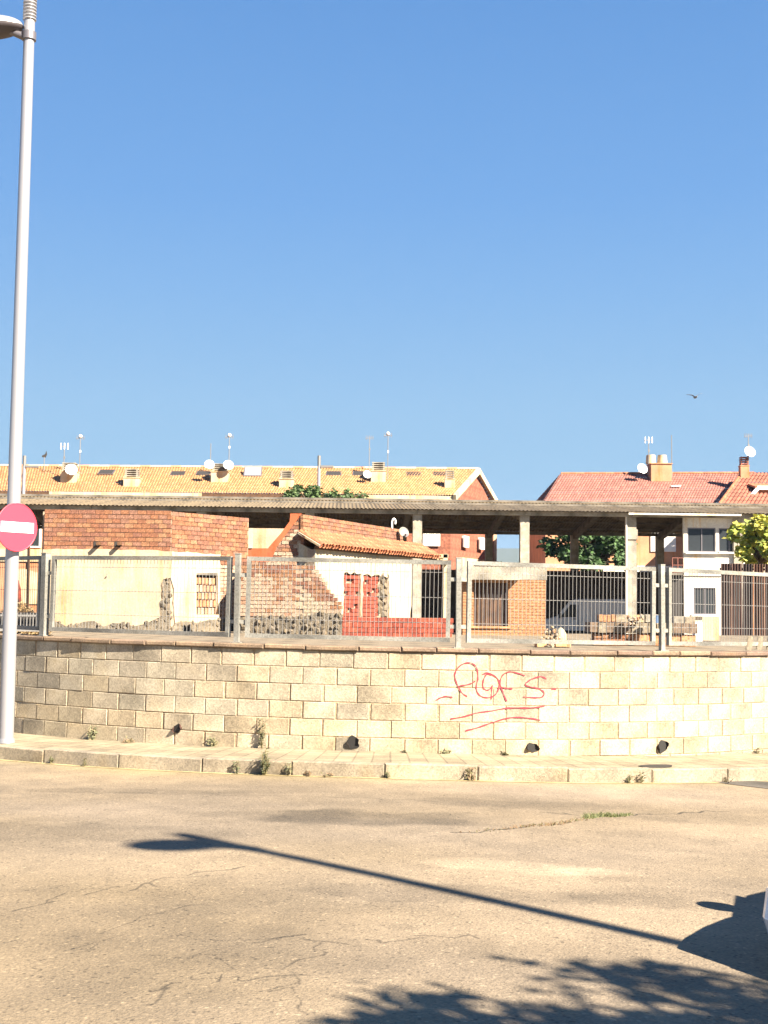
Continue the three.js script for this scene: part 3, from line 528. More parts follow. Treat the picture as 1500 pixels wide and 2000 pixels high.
// ---------------------------------------------------------------- open industrial shed
const SHED = { d0: 70, d1: 88, eave: 7.12, ridge: 8.3 };
{
  const sh = thing('open_shed', 'long open shed with corrugated grey-brown roof on concrete columns', 'shed', [7.73, .05, -70.3], .03);
  const ey = SHED.eave - .05, ry = SHED.ridge - .05, half = (SHED.d1 - SHED.d0) / 2;
  const waves = 5, ww = 1.1, sl = Math.hypot(half + .5, ry - ey), ang = Math.atan2(ry - ey, half + .5);
  const sheet = new THREE.PlaneGeometry(ww + .03, sl, waves * 8, 4); { const P = sheet.attributes.position, uv = sheet.attributes.uv; for (let i = 0; i < P.count; i++) { const x = P.getX(i); P.setZ(i, .026 * Math.sin((x / ww) * waves * 2 * Math.PI)); uv.setXY(i, x, P.getY(i)); } sheet.computeVertexNormals(); }
  for (let i = -38; i < 30; i++) for (const s of [1, -1]) {
    const o = part(sh, 'roof_sheet', sheet, pick(M.roofSheet)); o.rotation.order = 'YXZ'; o.rotation.set(-Math.PI / 2 + ang, s > 0 ? 0 : Math.PI, 0);
    o.position.set(i * ww, (ey + ry) / 2 + .1 + rr(-.006, .006), s > 0 ? .5 - (half + .5) / 2 + .3 : -(half * 1.5 - .25) + .3 - .25);
  }
  for (let k = 0; k < 62; k++) part(sh, 'ridge_cap', new THREE.CylinderGeometry(.14, .14, 1.18, 8, 1, true, 0, Math.PI), pick(M.roofSheet), [-41 + k * 1.16, ry + .09, -half + .3], [0, 0, Math.PI / 2]);
  for (let i = -7; i <= 4; i++) {
    const x = i * 5.9;
    for (const z of [0, -(SHED.d1 - SHED.d0) + .6]) {
      const c = part(sh, 'column', boxM(.50, ey - .15, .5, i), M.concrete, [x, (ey - .15) / 2, z]);
      if (i === 1 && z === 0) part(c, 'corbel', boxM(.62, .55, .56), M.concrete, [.0, (ey - .15) / 2 - .95, .03]);
    }
    for (const s of [0, 1]) { // sloping concrete rafters
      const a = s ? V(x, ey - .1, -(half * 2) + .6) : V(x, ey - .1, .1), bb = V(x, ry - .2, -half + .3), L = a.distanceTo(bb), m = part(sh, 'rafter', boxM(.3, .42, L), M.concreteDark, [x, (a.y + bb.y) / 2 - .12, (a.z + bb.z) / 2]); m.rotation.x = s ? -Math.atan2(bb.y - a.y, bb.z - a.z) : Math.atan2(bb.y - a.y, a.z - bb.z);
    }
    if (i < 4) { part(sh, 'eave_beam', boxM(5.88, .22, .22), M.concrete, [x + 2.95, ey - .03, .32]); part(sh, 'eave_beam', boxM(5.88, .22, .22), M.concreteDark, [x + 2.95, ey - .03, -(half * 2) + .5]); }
  }
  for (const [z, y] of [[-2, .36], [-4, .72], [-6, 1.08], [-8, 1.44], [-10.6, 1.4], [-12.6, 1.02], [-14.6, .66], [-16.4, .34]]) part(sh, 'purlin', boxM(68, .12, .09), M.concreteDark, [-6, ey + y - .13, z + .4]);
  // rear wall, dark, up to shoulder of the openings
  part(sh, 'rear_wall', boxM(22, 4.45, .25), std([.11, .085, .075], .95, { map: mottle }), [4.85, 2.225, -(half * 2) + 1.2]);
  part(sh, 'downpipe', bar(V(5.9 - .33, .2, .3), V(5.9 - .33, ey, .3), .06, 10), M.whitePaint);
  part(sh, 'gutter', boxM(6.2, .1, .14), M.whitePaint, [8.7, ey + .0, .78]);
}

// ---------------------------------------------------------------- tiled roofs far off
function tileSheet(E0, E1, R0, R1, cols, rows, amp, cA, cB, lift = .05) {
  const p = [], c = [], idx = [], S = 5, n = new THREE.Vector3().subVectors(E1, E0).cross(new THREE.Vector3().subVectors(R0, E0)).normalize(); if (n.y < 0) n.negate();
  const a = V(), b = V();
  for (let r = 0; r < rows; r++) for (let k = 0; k < cols; k++) {
    const t = hash(k, r, 17), m = .82 + .36 * hash(k, r, 18), cr = [0, 1, 2].map(i => (cA[i] + (cB[i] - cA[i]) * t) * m), base = p.length / 3;
    for (let s = 0; s <= S; s++) for (const e of [0, 1]) {
      const u = (k + s / S) / cols, v = (r + e) / rows; a.lerpVectors(E0, E1, u); b.lerpVectors(R0, R1, u); a.lerp(b, v);
      const off = amp * Math.sin(Math.PI * s / S) + (e ? 0 : lift); a.addScaledVector(n, off); p.push(a.x, a.y, a.z); c.push(...cr);
    }
    for (let s = 0; s < S; s++) { const q = base + s * 2; idx.push(q, q + 2, q + 3, q, q + 3, q + 1); }
  }
  const g = new THREE.BufferGeometry(); g.setAttribute('position', new THREE.Float32BufferAttribute(p, 3)); g.setAttribute('color', new THREE.Float32BufferAttribute(c, 3)); g.setIndex(idx); g.computeVertexNormals(); return g;
}
function prism(P, y0, y1) { const s = new THREE.Shape(P.map(([x, d]) => new THREE.Vector2(x, d))), g = new THREE.ExtrudeGeometry(s, { depth: y1 - y0, bevelEnabled: false }); g.rotateX(-Math.PI / 2); g.translate(0, y0, 0); return g; }
function chimney(parent, u, v0, v1, d, w, m, capM, pots) {   // masonry stack with slotted top
  const lo = at(u, v1, d), hi = at(u, v0, d), h = hi.y - lo.y, body = h * .58;
  const c = part(parent, 'chimney', boxM(w, body + .6, w * .9), m, [lo.x, lo.y - .6 + (body + .6) / 2, lo.z]);
  part(c, 'chimney_ledge', boxM(w * 1.08, .07, w), m, [0, (body + .6) / 2 + .03, 0]);
  if (pots) for (const s of pots) { part(c, 'chimney_pot', new THREE.CylinderGeometry(w * .22, w * .26, h * .45, 8), capM, [s * w, (body + .6) / 2 + h * .24 + .05, 0]); }
  else { const n = 4, sh = h - body; for (let k = 0; k < n; k++) part(c, 'chimney_slat', boxM(w * .86, sh / n * .42, w * .78), capM, [0, (body + .6) / 2 + .1 + sh * (k + .5) / n, 0]); for (const s of [-1, 1]) for (const q of [-1, 1]) part(c, 'chimney_pillar', boxM(w * .1, sh, w * .1), capM, [s * w * .36, (body + .6) / 2 + .06 + sh / 2, q * w * .32]); }
  return c;
}
function skylight(parent, u, v, w, h, d, slope, m = M.glass, open = 0) {
  const p = at(u, v, d), o = part(parent, 'skylight', boxM(w + .16, .1, h + .16), M.steelDark, [p.x, p.y, p.z]); o.rotation.x = slope + open; part(o, 'pane', boxM(w, .03, h), m, [0, .06, 0]); return o;
}
const EAVE_D = 105;
{ // terrace of brick houses with yellow-orange tiles
  const t = thing('terrace_house', 'long brick terrace with yellow-orange tiled roof, chimneys and skylights behind shed', 'house');
  const e1 = at(886, 968, 104.6), r1 = at(932, 917, 111.5), b1 = at(968, 980, 118.4), e0 = at(-260, 957, 105.8), r0 = at(-260, 909, 112.6);
  const roof = part(t, 'roof', tileSheet(e0, e1, r0, r1, 220, 18, .075, [.365, .20, .088], [.325, .155, .062], .025), M.vcol);
  const rb0 = V(r0.x, b1.y, -119.6), rb = part(t, 'rear_roof', tileSheet(V(r0.x + 2, b1.y, -119.6), b1, r0, r1, 120, 10, .075, [.365, .20, .088], [.325, .155, .062], .025), M.vcol);
  for (let k = 0; k < 60; k++) { const p = r0.clone().lerp(r1, (k + .5) / 60); part(roof, 'ridge_tile', new THREE.CylinderGeometry(.16, .18, r0.distanceTo(r1) / 60 + .05, 7, 1, true, 0, Math.PI), k % 3 ? M.cream : M.peach, [p.x, p.y + .02, p.z], [0, 0, Math.PI / 2]); }
  const wx1 = e1.x - .2, P = [[e0.x, 105.8], [wx1, 105.2], [b1.x - .15, 118.0], [e0.x, 119]];
  part(t, 'wall', prism(P, -.5, e1.y - .25), M.farBrick);
  { // gable triangle
    const g = new THREE.BufferGeometry(); const q = [V(wx1, e1.y - .3, -105.2), V(b1.x - .15, e1.y - .3, -118), V(r1.x - .1, r1.y - .25, -111.6)]; g.setFromPoints(q); g.setAttribute('uv', new THREE.Float32BufferAttribute([0, 0, 9, 0, 4.5, 3], 2)); g.setIndex([0, 1, 2]); g.computeVertexNormals(); part(t, 'gable', g, M.farBrick);
    for (const [a, b] of [[e1, r1], [r1, b1]]) { const d = b.clone().sub(a), L = d.length(), m = part(t, 'barge_board', boxM(L + .2, .5, .25), M.cream); m.position.copy(a.clone().add(b).multiplyScalar(.5)).add(V(.12, -.12, 0)); m.quaternion.setFromRotationMatrix(new THREE.Matrix4().makeBasis(d.clone().normalize(), V(0, 1, 0).addScaledVector(d.clone().normalize(), -d.y / L).normalize(), new THREE.Vector3().crossVectors(d.clone().normalize(), V(0, 1, 0).addScaledVector(d.clone().normalize(), -d.y / L).normalize()))); }
  }
  const lastFas = [[0, 97, M.wood], [97, 395, M.cream], [395, 710, M.wood], [710, 886, M.cream]];
  for (const [u0, u1, m] of lastFas) { const a = at(u0 ? u0 : -250, 972, 105), b = at(u1, 973, 104.9); part(t, 'fascia', boxM(b.x - a.x, .4, .25), m, [(a.x + b.x) / 2, e1.y - .2, -104.8]); }
  const sl = Math.atan2(r1.y - e1.y, 7);
  for (const [u, v] of [[208, 923], [348, 926], [398, 926], [560, 927], [652, 926], [704, 926], [808, 927], [860, 927], [118, 929]]) skylight(t, u, v - 1, 1.15, 1.0, 110.2, sl, M.dark);
  skylight(t, 494, 921, 1.4, 1.1, 109.8, sl, M.steel, .45);
  chimney(t, 258, 918, 957, 107.2, 1.25, M.cream, M.concrete); chimney(t, 430, 908, 943, 108.4, 1.4, M.cream, M.concrete); chimney(t, 560, 922, 958, 107, 1.2, M.cream, M.concrete); chimney(t, 739, 905, 943, 108.4, 1.25, M.cream, M.concrete); chimney(t, 878, 921, 960, 106.8, .85, M.cream, M.concrete); chimney(t, 136, 906, 945, 108.2, 1.3, M.cream, M.concrete);
  // openings glimpsed beneath the shed
  for (const [u0, v0, u1, v1, f] of [[899, 1047, 912, 1069, .27], [930, 1050, 943, 1073, .62]]) { const d = 105.2 + 12.8 * f - .15, a = at(u0, v1, d), b = at(u1, v0, d); const w = part(t, 'window', boxM(b.x - a.x, b.y - a.y, .3), M.white, [(a.x + b.x) / 2 + .1, (a.y + b.y) / 2, -d]); w.rotation.y = 1.2; part(w, 'shutter', boxM(1.35, b.y - a.y, .06), M.white, [0, 0, .14]); }
  { const a = at(866, 1097, 105), b = at(976, 1110, 117.8), d = b.clone().sub(a); d.y = 0; const m = part(t, 'band', boxM(d.length(), 1.0, .3), M.cream, [(a.x + b.x) / 2 + .06, a.y, (a.z + b.z) / 2]); m.rotation.y = Math.atan2(-d.z, d.x); const q = part(t, 'corner_strip', boxM(.35, 9, .35), M.cream, [b1.x - .1, 4.4, -118]); }
  { // for-sale board
    const c = document.createElement('canvas'); c.width = c.height = 256; const x = c.getContext('2d'); x.fillStyle = '#f4f0e2'; x.fillRect(0, 0, 256, 256); x.fillStyle = '#5b5446';
    for (const [a, b, w, h] of [[8, 30, 10, 78], [50, 30, 34, 12], [50, 66, 34, 10], [50, 96, 34, 12], [50, 30, 9, 78], [100, 30, 9, 78], [100, 30, 36, 10], [127, 30, 9, 78], [150, 30, 9, 78], [150, 96, 30, 12], [196, 30, 9, 78], [196, 30, 32, 10], [222, 30, 9, 78], [196, 98, 32, 10], [10, 184, 28, 8], [10, 206, 28, 8], [60, 180, 44, 10], [60, 180, 9, 40], [60, 210, 44, 10], [196, 180, 40, 10], [226, 180, 9, 40], [196, 210, 40, 10]]) x.fillRect(a, b, w, h);
    x.fillStyle = '#3e5bb0'; x.fillRect(112, 132, 66, 12); x.fillRect(112, 190, 70, 18);
    const tx = new THREE.CanvasTexture(c); tx.colorSpace = THREE.SRGBColorSpace; const a = at(826, 1066, 104.8), b = at(860, 1037, 104.8);
    const s = thing('sale_board', 'square white notice board with dark lettering on the brick terrace', 'sign', [(a.x + b.x) / 2, (a.y + b.y) / 2, -105.05]);
    part(s, 'board', boxM(b.x - a.x, b.y - a.y, .06), M.white); part(s, 'print', new THREE.PlaneGeometry(b.x - a.x - .04, b.y - a.y - .04), std([1, 1, 1], .8, { map: tx }), [0, 0, .036]);
  }
}
{ // peach house with red roof on the right
  const t = thing('peach_house', 'peach plastered house with long dull-red tiled roof and two-pot chimney', 'house');
  const e0 = at(1059, 985, 103), r0 = at(1096, 926, 111), e1 = at(1446, 987, 103), r1 = at(1472, 925, 111);
  const roof = part(t, 'roof', tileSheet(e0, e1, r0, r1, 70, 14, .05, [.25, .11, .083], [.215, .085, .066], .02), M.vcol);
  for (let k = 0; k < 26; k++) { const p = r0.clone().lerp(r1, (k + .5) / 26); part(roof, 'ridge_tile', new THREE.CylinderGeometry(.15, .17, r0.distanceTo(r1) / 26 + .05, 7, 1, true, 0, Math.PI), M.tile[k % 4], [p.x, p.y + .01, p.z], [0, 0, Math.PI / 2]); }
  part(t, 'hip_roof', tileSheet(V(e0.x, e0.y, -118), e0, r0.clone().add(V(0, 0, -.3)), r0, 30, 18, .05, [.25, .11, .083], [.215, .085, .066]), M.vcol);
  part(t, 'rear_roof', tileSheet(V(e0.x, e0.y, -118), V(e1.x, e1.y, -118), r0, r1, 60, 12, .05, [.25, .11, .083], [.215, .085, .066]), M.vcol);
  part(t, 'wall', prism([[e0.x + .45, 104.5], [e1.x + .5, 104.5], [e1.x + .5, 117.5], [e0.x + .45, 117.5]], -.5, e0.y - .1), M.peach);
  const b0 = at(1249, 1125, 104.4), b1 = at(1340, 1106, 104.4); part(t, 'plinth', boxM(b1.x - b0.x + 6, b1.y + .5, .3), M.whitePaint, [(b0.x + b1.x) / 2, (b1.y - .5) / 2, -104.42]);
  { const a = at(1274, 1076, 104.3), b = at(1318, 1042, 104.3); const w = part(t, 'window', boxM(b.x - a.x + .2, b.y - a.y + .1, .12), M.white, [(a.x + b.x) / 2, (a.y + b.y) / 2, -104.45]); for (let k = 0; k < 12; k++) part(w, 'shutter_slat', boxM(b.x - a.x, (b.y - a.y) / 12 - .015, .05), M.white, [0, (k - 5.5) * (b.y - a.y) / 12, .075], [.12, 0, 0]); }
  chimney(t, 1288, 892, 930, 109.6, 1.75, M.peach, M.cream, [-.42, .14]);
  { const p = at(1320, 949, 107.2); part(t, 'vent', boxM(.8, .1, .3), M.white, [p.x, p.y, p.z], [.1, 0, .06]); }
}
{ // neighbour with brighter, coarser tiles
  const t = thing('orange_roof_house', 'house with bright orange coarse-tiled roof and white dormer at the right edge', 'house');
  const e0 = at(1405, 986, 99), r0 = at(1450, 924, 108), e1 = at(1760, 990, 99), r1 = at(1760, 928, 108);
  part(t, 'roof', tileSheet(e0, e1, r0, r1, 44, 9, .10, [.27, .095, .058], [.215, .075, .048], .03), M.vcol);
  for (let k = 0; k < 12; k++) { const p = e0.clone().lerp(r0, (k + .5) / 12); const m = part(t, 'verge_tile', new THREE.CylinderGeometry(.13, .15, e0.distanceTo(r0) / 12 + .06, 7, 1), M.tile[k % 4], [p.x, p.y + .06, p.z]); m.quaternion.setFromUnitVectors(V(0, 1, 0), r0.clone().sub(e0).normalize()); }
  part(t, 'rear_roof', tileSheet(V(r0.x - 1, e0.y, -116), V(e1.x, e1.y, -116), r0, r1, 40, 10, .1, [.27, .095, .058], [.215, .075, .048]), M.vcol);
  part(t, 'wall', prism([[e0.x + .6, 100.6], [e1.x, 100.6], [e1.x, 115], [e0.x + .6, 115]], -.5, e0.y - .12), M.peach);
  const a = at(1470, 964, 102), b = at(1560, 950, 102);
  part(t, 'dormer', boxM(b.x - a.x, 1.0, 1.6), M.peach, [(a.x + b.x) / 2 + .4, a.y - .1, -103]);
  part(t, 'dormer_trim', boxM(b.x - a.x, .3, .3), M.white, [(a.x + b.x) / 2 + .35, b.y - .15, -102]); part(t, 'dormer_trim', boxM(.75, .28, .3), M.white, [a.x + .12, a.y + .1, -102], [0, 0, .85]);
  part(t, 'dormer_roof', boxM(b.x - a.x + .4, .16, 2.2), M.tile[0], [(a.x + b.x) / 2 + .4, b.y + .1, -103], [.2, 0, 0]);
  chimney(t, 1453, 894, 934, 106.6, .72, M.peach, M.farBrick);
}
{ // brick house seen past the sign
  const t = thing('brick_villa', 'orange brick house with dark window seen beside the no-entry sign', 'house');
  const A = at(-60, 1200, 93), B = at(81, 1200, 93), w = wall(t, 'front_wall', [A.x, 93], [B.x, 93], .5), top = w.loc(70, 1003)[1];
  part(w.g, 'masonry', slab([[0, 0], [w.L, 0], [w.L, top], [0, top]], .3, 0), M.peach);
  const [x0, y0] = w.loc(60, 1066), [x1, y1] = w.loc(78, 1026);
  const wi = part(w.g, 'window', boxM(x1 - x0 + .25, y1 - y0 + .25, .1), M.white, [(x0 + x1) / 2, (y0 + y1) / 2, .04]); part(wi, 'pane', boxM(x1 - x0, y1 - y0, .04), M.glass, [0, 0, .05]);
  part(w.g, 'band', boxM(w.L, .9, .1), M.cream, [w.L / 2, w.loc(60, 1085)[1], .05]);
  const [ax, ay] = w.loc(46, 1165), [bx, by] = w.loc(46, 1115);
  part(w.g, 'cream_bay', slab(w.poly([[33, 1180], [33, 1112], [52, 1112], [70, 1118], [80, 1118], [80, 1180]]), .2, .08), M.cream);
  part(w.g, 'arch', slab(w.poly([[33, 1175], [33, 1125], [38, 1135], [42, 1155], [43, 1175]]), .2, .12), M.brickRed[0]);
  part(w.g, 'downpipe', bar(V(w.loc(57, 1170)[0], 0, .15), V(w.loc(57, 1100)[0], top - 1, .15), .07), M.wood);
}
{ // cream garden wall glimpsed between the huts
  const A = at(478, 1200, 62), B = at(596, 1200, 62), t = thing('cream_garden_wall', 'cream plastered yard wall with red band glimpsed between the two ruins', 'wall'), w = wall(t, 'wall_face', [A.x, 62], [B.x, 62], .05);
  const hi = w.loc(520, 1032)[1], lo = w.loc(520, 1071)[1];
  part(w.g, 'plaster', slab([[0, lo], [w.L, lo], [w.L, hi], [0, hi]], .25, 0), M.plasterCream); part(w.g, 'red_band', slab([[0, 0], [w.L, 0], [w.L, lo], [0, lo]], .3, .03), M.orangeRender);
  part(w.g, 'pilaster', boxM(.25, hi - lo, .12), M.plasterWhite, [w.loc(489, 1050)[0], (hi + lo) / 2, .04]);
}
{ // white porch house under the shed eave
  const t = thing('white_annex', 'narrow two-storey white annex with dark windows beneath the shed eave', 'house');
  const A = at(1336, 1200, 70.6), B = at(1412, 1200, 70.6), w = wall(t, 'front_wall', [A.x, 70.6], [B.x + 4, 70.6], .05);
  const top = w.loc(1370, 1006)[1], q = (a, b, c, d) => [w.loc(a, d), w.loc(c, d), w.loc(c, b), w.loc(a, b)].map(([x, y], i, R) => [i % 3 ? R[1][0] : R[0][0], i < 2 ? R[0][1] : R[2][1]]);
  const w1 = q(1343, 1031, 1398, 1078), w2 = q(1404, 1032, 1444, 1078), w3 = q(1355, 1148, 1398, 1200), xm = w.loc(1408, 1150)[0];
  part(w.g, 'masonry', slab([[0, 0], [xm, 0], [xm, 3.9], [w.L, 3.9], [w.L, top], [0, top]], .25, 0, [w1, w2, w3]), M.whitePaint);
  for (const r of [w1, w2, w3]) {
    const W = r[1][0] - r[0][0], Hh = r[2][1] - r[0][1], f = sub(w.g, 'window', [r[0][0] + W / 2, r[0][1] + Hh / 2, -.1]);
    part(f, 'pane', boxM(W - .1, Hh - .1, .02), M.glass); for (const s of [-1, 1]) { part(f, 'frame', boxM(.06, Hh, .07), M.steelDark, [s * (W / 2 - .03), 0, .02]); part(f, 'frame', boxM(W - .12, .06, .07), M.steelDark, [0, s * (Hh / 2 - .03), .02]); }
    part(f, 'mullion', boxM(.05, Hh - .12, .05), M.steelDark, [.02, 0, .02]); part(f, 'sill', boxM(W + .3, .09, .24), M.white, [0, -Hh / 2 - .05, .18]);
    part(f, 'backing', boxM(W, Hh, .03), M.dark, [0, 0, -.14]);
  }
  wallPlain(t, [A.x + .2, 70.86], [A.x + 1.3, 75], .05, top, M.whitePaint, 'side_wall');
  part(w.g, 'floor_slab', boxM(xm + .1, .14, .12), M.whitePaint, [xm / 2, w.loc(1370, 1122)[1], .03]);
}
{ // red iron railing by the annex
  const a = at(1313, 1118, 69.6), b = at(1334, 1090, 69.6), t = thing('iron_railing', 'small rusty square-barred railing beside the white annex', 'railing', [a.x, .05, -69.6]); const h = b.y - .05, lo = a.y - .05, W = b.x - a.x;
  for (const x of [0, W / 2, W]) part(t, 'upright', bar(V(x, lo, 0), V(x, h, 0), .035), std([.16, .06, .045], .8)); for (const y of [lo, (h + lo) / 2, h]) part(t, 'crossbar', bar(V(0, y, 0), V(W, y, 0), .03), std([.16, .06, .045], .8));
  part(t, 'landing', boxM(W + .1, .12, .5), M.concreteDark, [W / 2, lo - .08, -.2]); part(t, 'support', boxM(W * .8, lo - .14, .12), M.dark, [W / 2, (lo - .14) / 2, -.35]);
}

// ---------------------------------------------------------------- foliage
function leaves(clumps, n, size, cols, opt = {}) {   // many small folded leaf faces in uneven clumps
  const p = [], c = [], idx = [], q = new THREE.Quaternion(), e = new THREE.Euler();
  for (let i = 0; i < n; i++) {
    const k = clumps[Math.floor(rnd() * clumps.length)], r = Math.pow(rnd(), opt.hollow ?? .42), th = rr(0, 6.283), cz = rr(-1, 1), sn = Math.sqrt(1 - cz * cz);
    const o = V(k[0] + k[3] * r * sn * Math.cos(th), k[1] + (k[4] ?? k[3]) * r * cz, k[2] + k[3] * r * sn * Math.sin(th));
    const s = size * rr(.6, 1.3), L = s * (opt.long ?? 1.5); e.set(rr(-1.1, 1.1), rr(0, 6.283), rr(-.8, .8)); q.setFromEuler(e);
    const co = pick(cols), m = rr(.75, 1.25), b = p.length / 3;
    for (const v of [[0, 0, 0], [s * .5, s * .12, L * .45], [-s * .5, s * .12, L * .45], [0, -s * .1, L]]) { const w = V(...v).applyQuaternion(q).add(o); p.push(w.x, w.y, w.z); c.push(co[0] * m, co[1] * m, co[2] * m); }
    idx.push(b, b + 1, b + 2, b + 1, b + 3, b + 2);
  }
  const g = new THREE.BufferGeometry(); g.setAttribute('position', new THREE.Float32BufferAttribute(p, 3)); g.setAttribute('color', new THREE.Float32BufferAttribute(c, 3)); g.setIndex(idx); g.computeVertexNormals(); return g;
}
function tree(name, label, base, trunkH, R, clumps, n, size, cols, opt = {}, group) {
  const t = thing(name, label, 'tree', [base.x, base.y, base.z], 0, group), limbs = [];
  const trunk = bar(V(0, -.05, 0), V(0, trunkH, 0), R, 10, R * .7);
  for (const k of clumps) { const e = V(k[0], k[1], k[2]); limbs.push(bar(V(0, trunkH * .94, 0), e.clone().multiplyScalar(.5).add(V(0, trunkH * .55, 0)), R * .5, 6, R * .3), bar(e.clone().multiplyScalar(.5).add(V(0, trunkH * .55, 0)), e, R * .3, 5, R * .1)); }
  part(t, 'trunk', trunk, M.bark); part(t, 'limbs', mergeGeometries(limbs), M.bark); part(t, 'crown', leaves(clumps, n, size, cols, opt), M.leaf);
  return t;
}
{
  const a = at(1470, 1060, 52), cl = []; for (let i = 0; i < 46; i++) { const th = rr(0, 6.28), r = Math.sqrt(rnd()) * 1.45, y = rr(-.75, 1.0); cl.push([r * Math.cos(th) * (1.15 - Math.abs(y) * .35) + .35, a.y + y - .05, r * Math.sin(th), rr(.2, .36)]); }
  tree('leafy_tree', 'bright yellow-green leafy tree in front of the white annex', V(a.x + .3, .05, a.z), a.y - .65, .1, cl, 4200, .19, [[.42, .42, .05], [.34, .38, .05], [.48, .44, .07], [.20, .27, .035]], { long: 1.15 });
}
{
  const a = at(1150, 1075, 95), cl = []; for (let i = 0; i < 60; i++) { const th = rr(0, 6.28), r = Math.sqrt(rnd()) * 3.3; cl.push([r * Math.cos(th), a.y + rr(-1.6, 2.0) + .4, r * .6 * Math.sin(th), rr(.45, .8)]); }
  tree('dark_tree', 'dark green tree seen under the shed roof before the peach house', V(a.x, 0, a.z), a.y - 1.5, .2, cl, 9000, .26, [[.045, .11, .025], [.035, .085, .02], [.06, .14, .03]], { long: 1.4 });
}
for (const [u, v, w, n, label] of [[605, 963, 2.0, 2600, 'green treetop rising above the shed ridge, taller of the two'], [672, 972, 1.4, 1500, 'green treetop above the shed ridge, right of the street lamp']]) {
  const a = at(u, v, 97), cl = []; for (let i = 0; i < 22; i++) cl.push([rr(-w, w), a.y + rr(-1.6, .35) * (1 - Math.abs(rr(-.3, .3))), rr(-1, 1), rr(.3, .55)]);
  tree('treetop', label, V(a.x, 0, a.z), a.y - 1.8, .16, cl, n, .2, [[.07, .13, .03], [.09, .15, .04], [.05, .10, .025]], { long: 1.5 }, 'trees behind the shed');
}
{ // bush low between shed and hills
  const a = at(1002, 1106, 96), cl = []; for (let i = 0; i < 10; i++) cl.push([rr(-.9, .9), a.y + rr(-.9, -.1), rr(-.4, .4), .4]);
  tree('far_bush', 'small green bush under the shed roof before the blue hills', V(a.x, 0, a.z), a.y - 1, .08, cl, 900, .2, [[.09, .15, .04]], {});
}
{ // two street trees behind and right of the viewer: only their shade reaches the road
  const mk = (x, z, h, R, n, cy, label) => { const cl = []; for (let i = 0; i < n; i++) { const th = i * 2.39996 + rr(-.25, .25), r = Math.sqrt((i + rnd()) / n) * R * rr(.88, 1.12); cl.push([r * Math.cos(th), cy + rr(-.6, .6), r * Math.sin(th), rr(.2, .36)]); } return tree('street_tree', label, V(x, gy(x), z), h, .14, cl, n * 75, .10, [[.06, .11, .03], [.08, .13, .035]], { long: 1.6 }, 'street trees on the near side'); };
  mk(6.45, .52, 3.2, 2.55, 200, 5.0, 'near street tree whose leaf shade falls across the lower road');
  mk(10.1, -5.0, 3.4, 1.7, 30, 5.0, 'farther street tree whose leaf shade touches the road at the right edge');
}

// ---------------------------------------------------------------- street lamps and no-entry sign
function streetLamp(label, x, z, y0, H, turn = 0) {
  const t = thing('street_lamp', label, 'street lamp', [x, y0, z], turn, 'tall steel street lamps');
  const pole = new THREE.CylinderGeometry(.066, .086, H, 32, 1); pole.translate(0, H / 2, 0); part(t, 'pole', pole, M.steel);
  part(t, 'base_ring', new THREE.CylinderGeometry(.098, .105, .05, 24), M.steel, [0, .025, 0]);
  // collar and ribbed finial
  const c = new THREE.CylinderGeometry(.088, .088, .10, 24); part(t, 'collar', c, M.steelDark, [0, H - .02, 0]);
  part(t, 'neck', new THREE.CylinderGeometry(.066, .07, .16, 24), M.steel, [0, H + .1, 0]);
  const rib = []; for (let k = 0; k < 10; k++) { rib.push(new THREE.Vector2(.058, k * .042), new THREE.Vector2(.082, k * .042 + .008), new THREE.Vector2(.084, k * .042 + .022), new THREE.Vector2(.058, k * .042 + .03)); } rib.push(new THREE.Vector2(.0, 10 * .042));
  part(t, 'ribbed_finial', new THREE.LatheGeometry(rib, 24), M.steel, [0, H + .18, 0]);
  // shallow domed head on a short bracket
  const dome = new THREE.SphereGeometry(1, 32, 14, 0, Math.PI * 2, 0, Math.PI / 2); dome.scale(.40, .15, .22); const h = part(t, 'lamp_head', dome, M.steel, [-.47, H + .07, 0], [0, 0, .1]);
  const belly = new THREE.SphereGeometry(1, 32, 10, 0, Math.PI * 2, Math.PI / 2, Math.PI / 2); belly.scale(.395, .10, .215); part(h, 'lamp_housing', belly, std([.06, .05, .055], .6), [0, -.002, 0]);
  part(h, 'lamp_glass', new THREE.SphereGeometry(.09, 16, 10), new THREE.MeshPhysicalMaterial({ color: col(.6, .5, .4), roughness: .2 }), [-.12, -.07, 0]);
  part(t, 'bracket', bar(V(-.05, H - .03, 0), V(-.26, H + .05, 0), .05, 10, .035), M.steelDark);
  return t;
}
const lampBase = onArc(12, 1450, 8.88); lampBase.y = gy(lampBase.x) + .14;
const lampTop = at(51, 68, -lampBase.z), LH = lampTop.y - lampBase.y;
streetLamp('tall steel street lamp on the pavement carrying the no-entry sign', lampBase.x, lampBase.z, lampBase.y, LH);
{ // its twin on the near side, out of the picture: only its shadow crosses the road
  const tip = onGround(418, 1643), L = LH / Math.tan(SUN_EL); streetLamp('tall steel street lamp on the near side that shades the road', tip.x + SUN_H.x * L, tip.z + SUN_H.y * L, gy(9), LH);
}
{
  const c = at(33, 1030, -lampBase.z - .13), t = thing('no_entry_sign', 'round red no-entry sign with white bar on the street lamp pole', 'sign', [c.x, c.y, c.z], .91);
  const disc = new THREE.CylinderGeometry(.285, .285, .012, 64); disc.rotateX(Math.PI / 2); part(t, 'disc', disc, M.red);
  const rim = new THREE.TorusGeometry(.285, .009, 8, 64); part(t, 'rim', rim, M.red);
  part(t, 'white_bar', boxM(.47, .125, .006), M.paintWhite, [0, 0, .01]);
  part(t, 'mount', boxM(.10, .34, .05), M.steelDark, [0, -.05, -.035]);
}
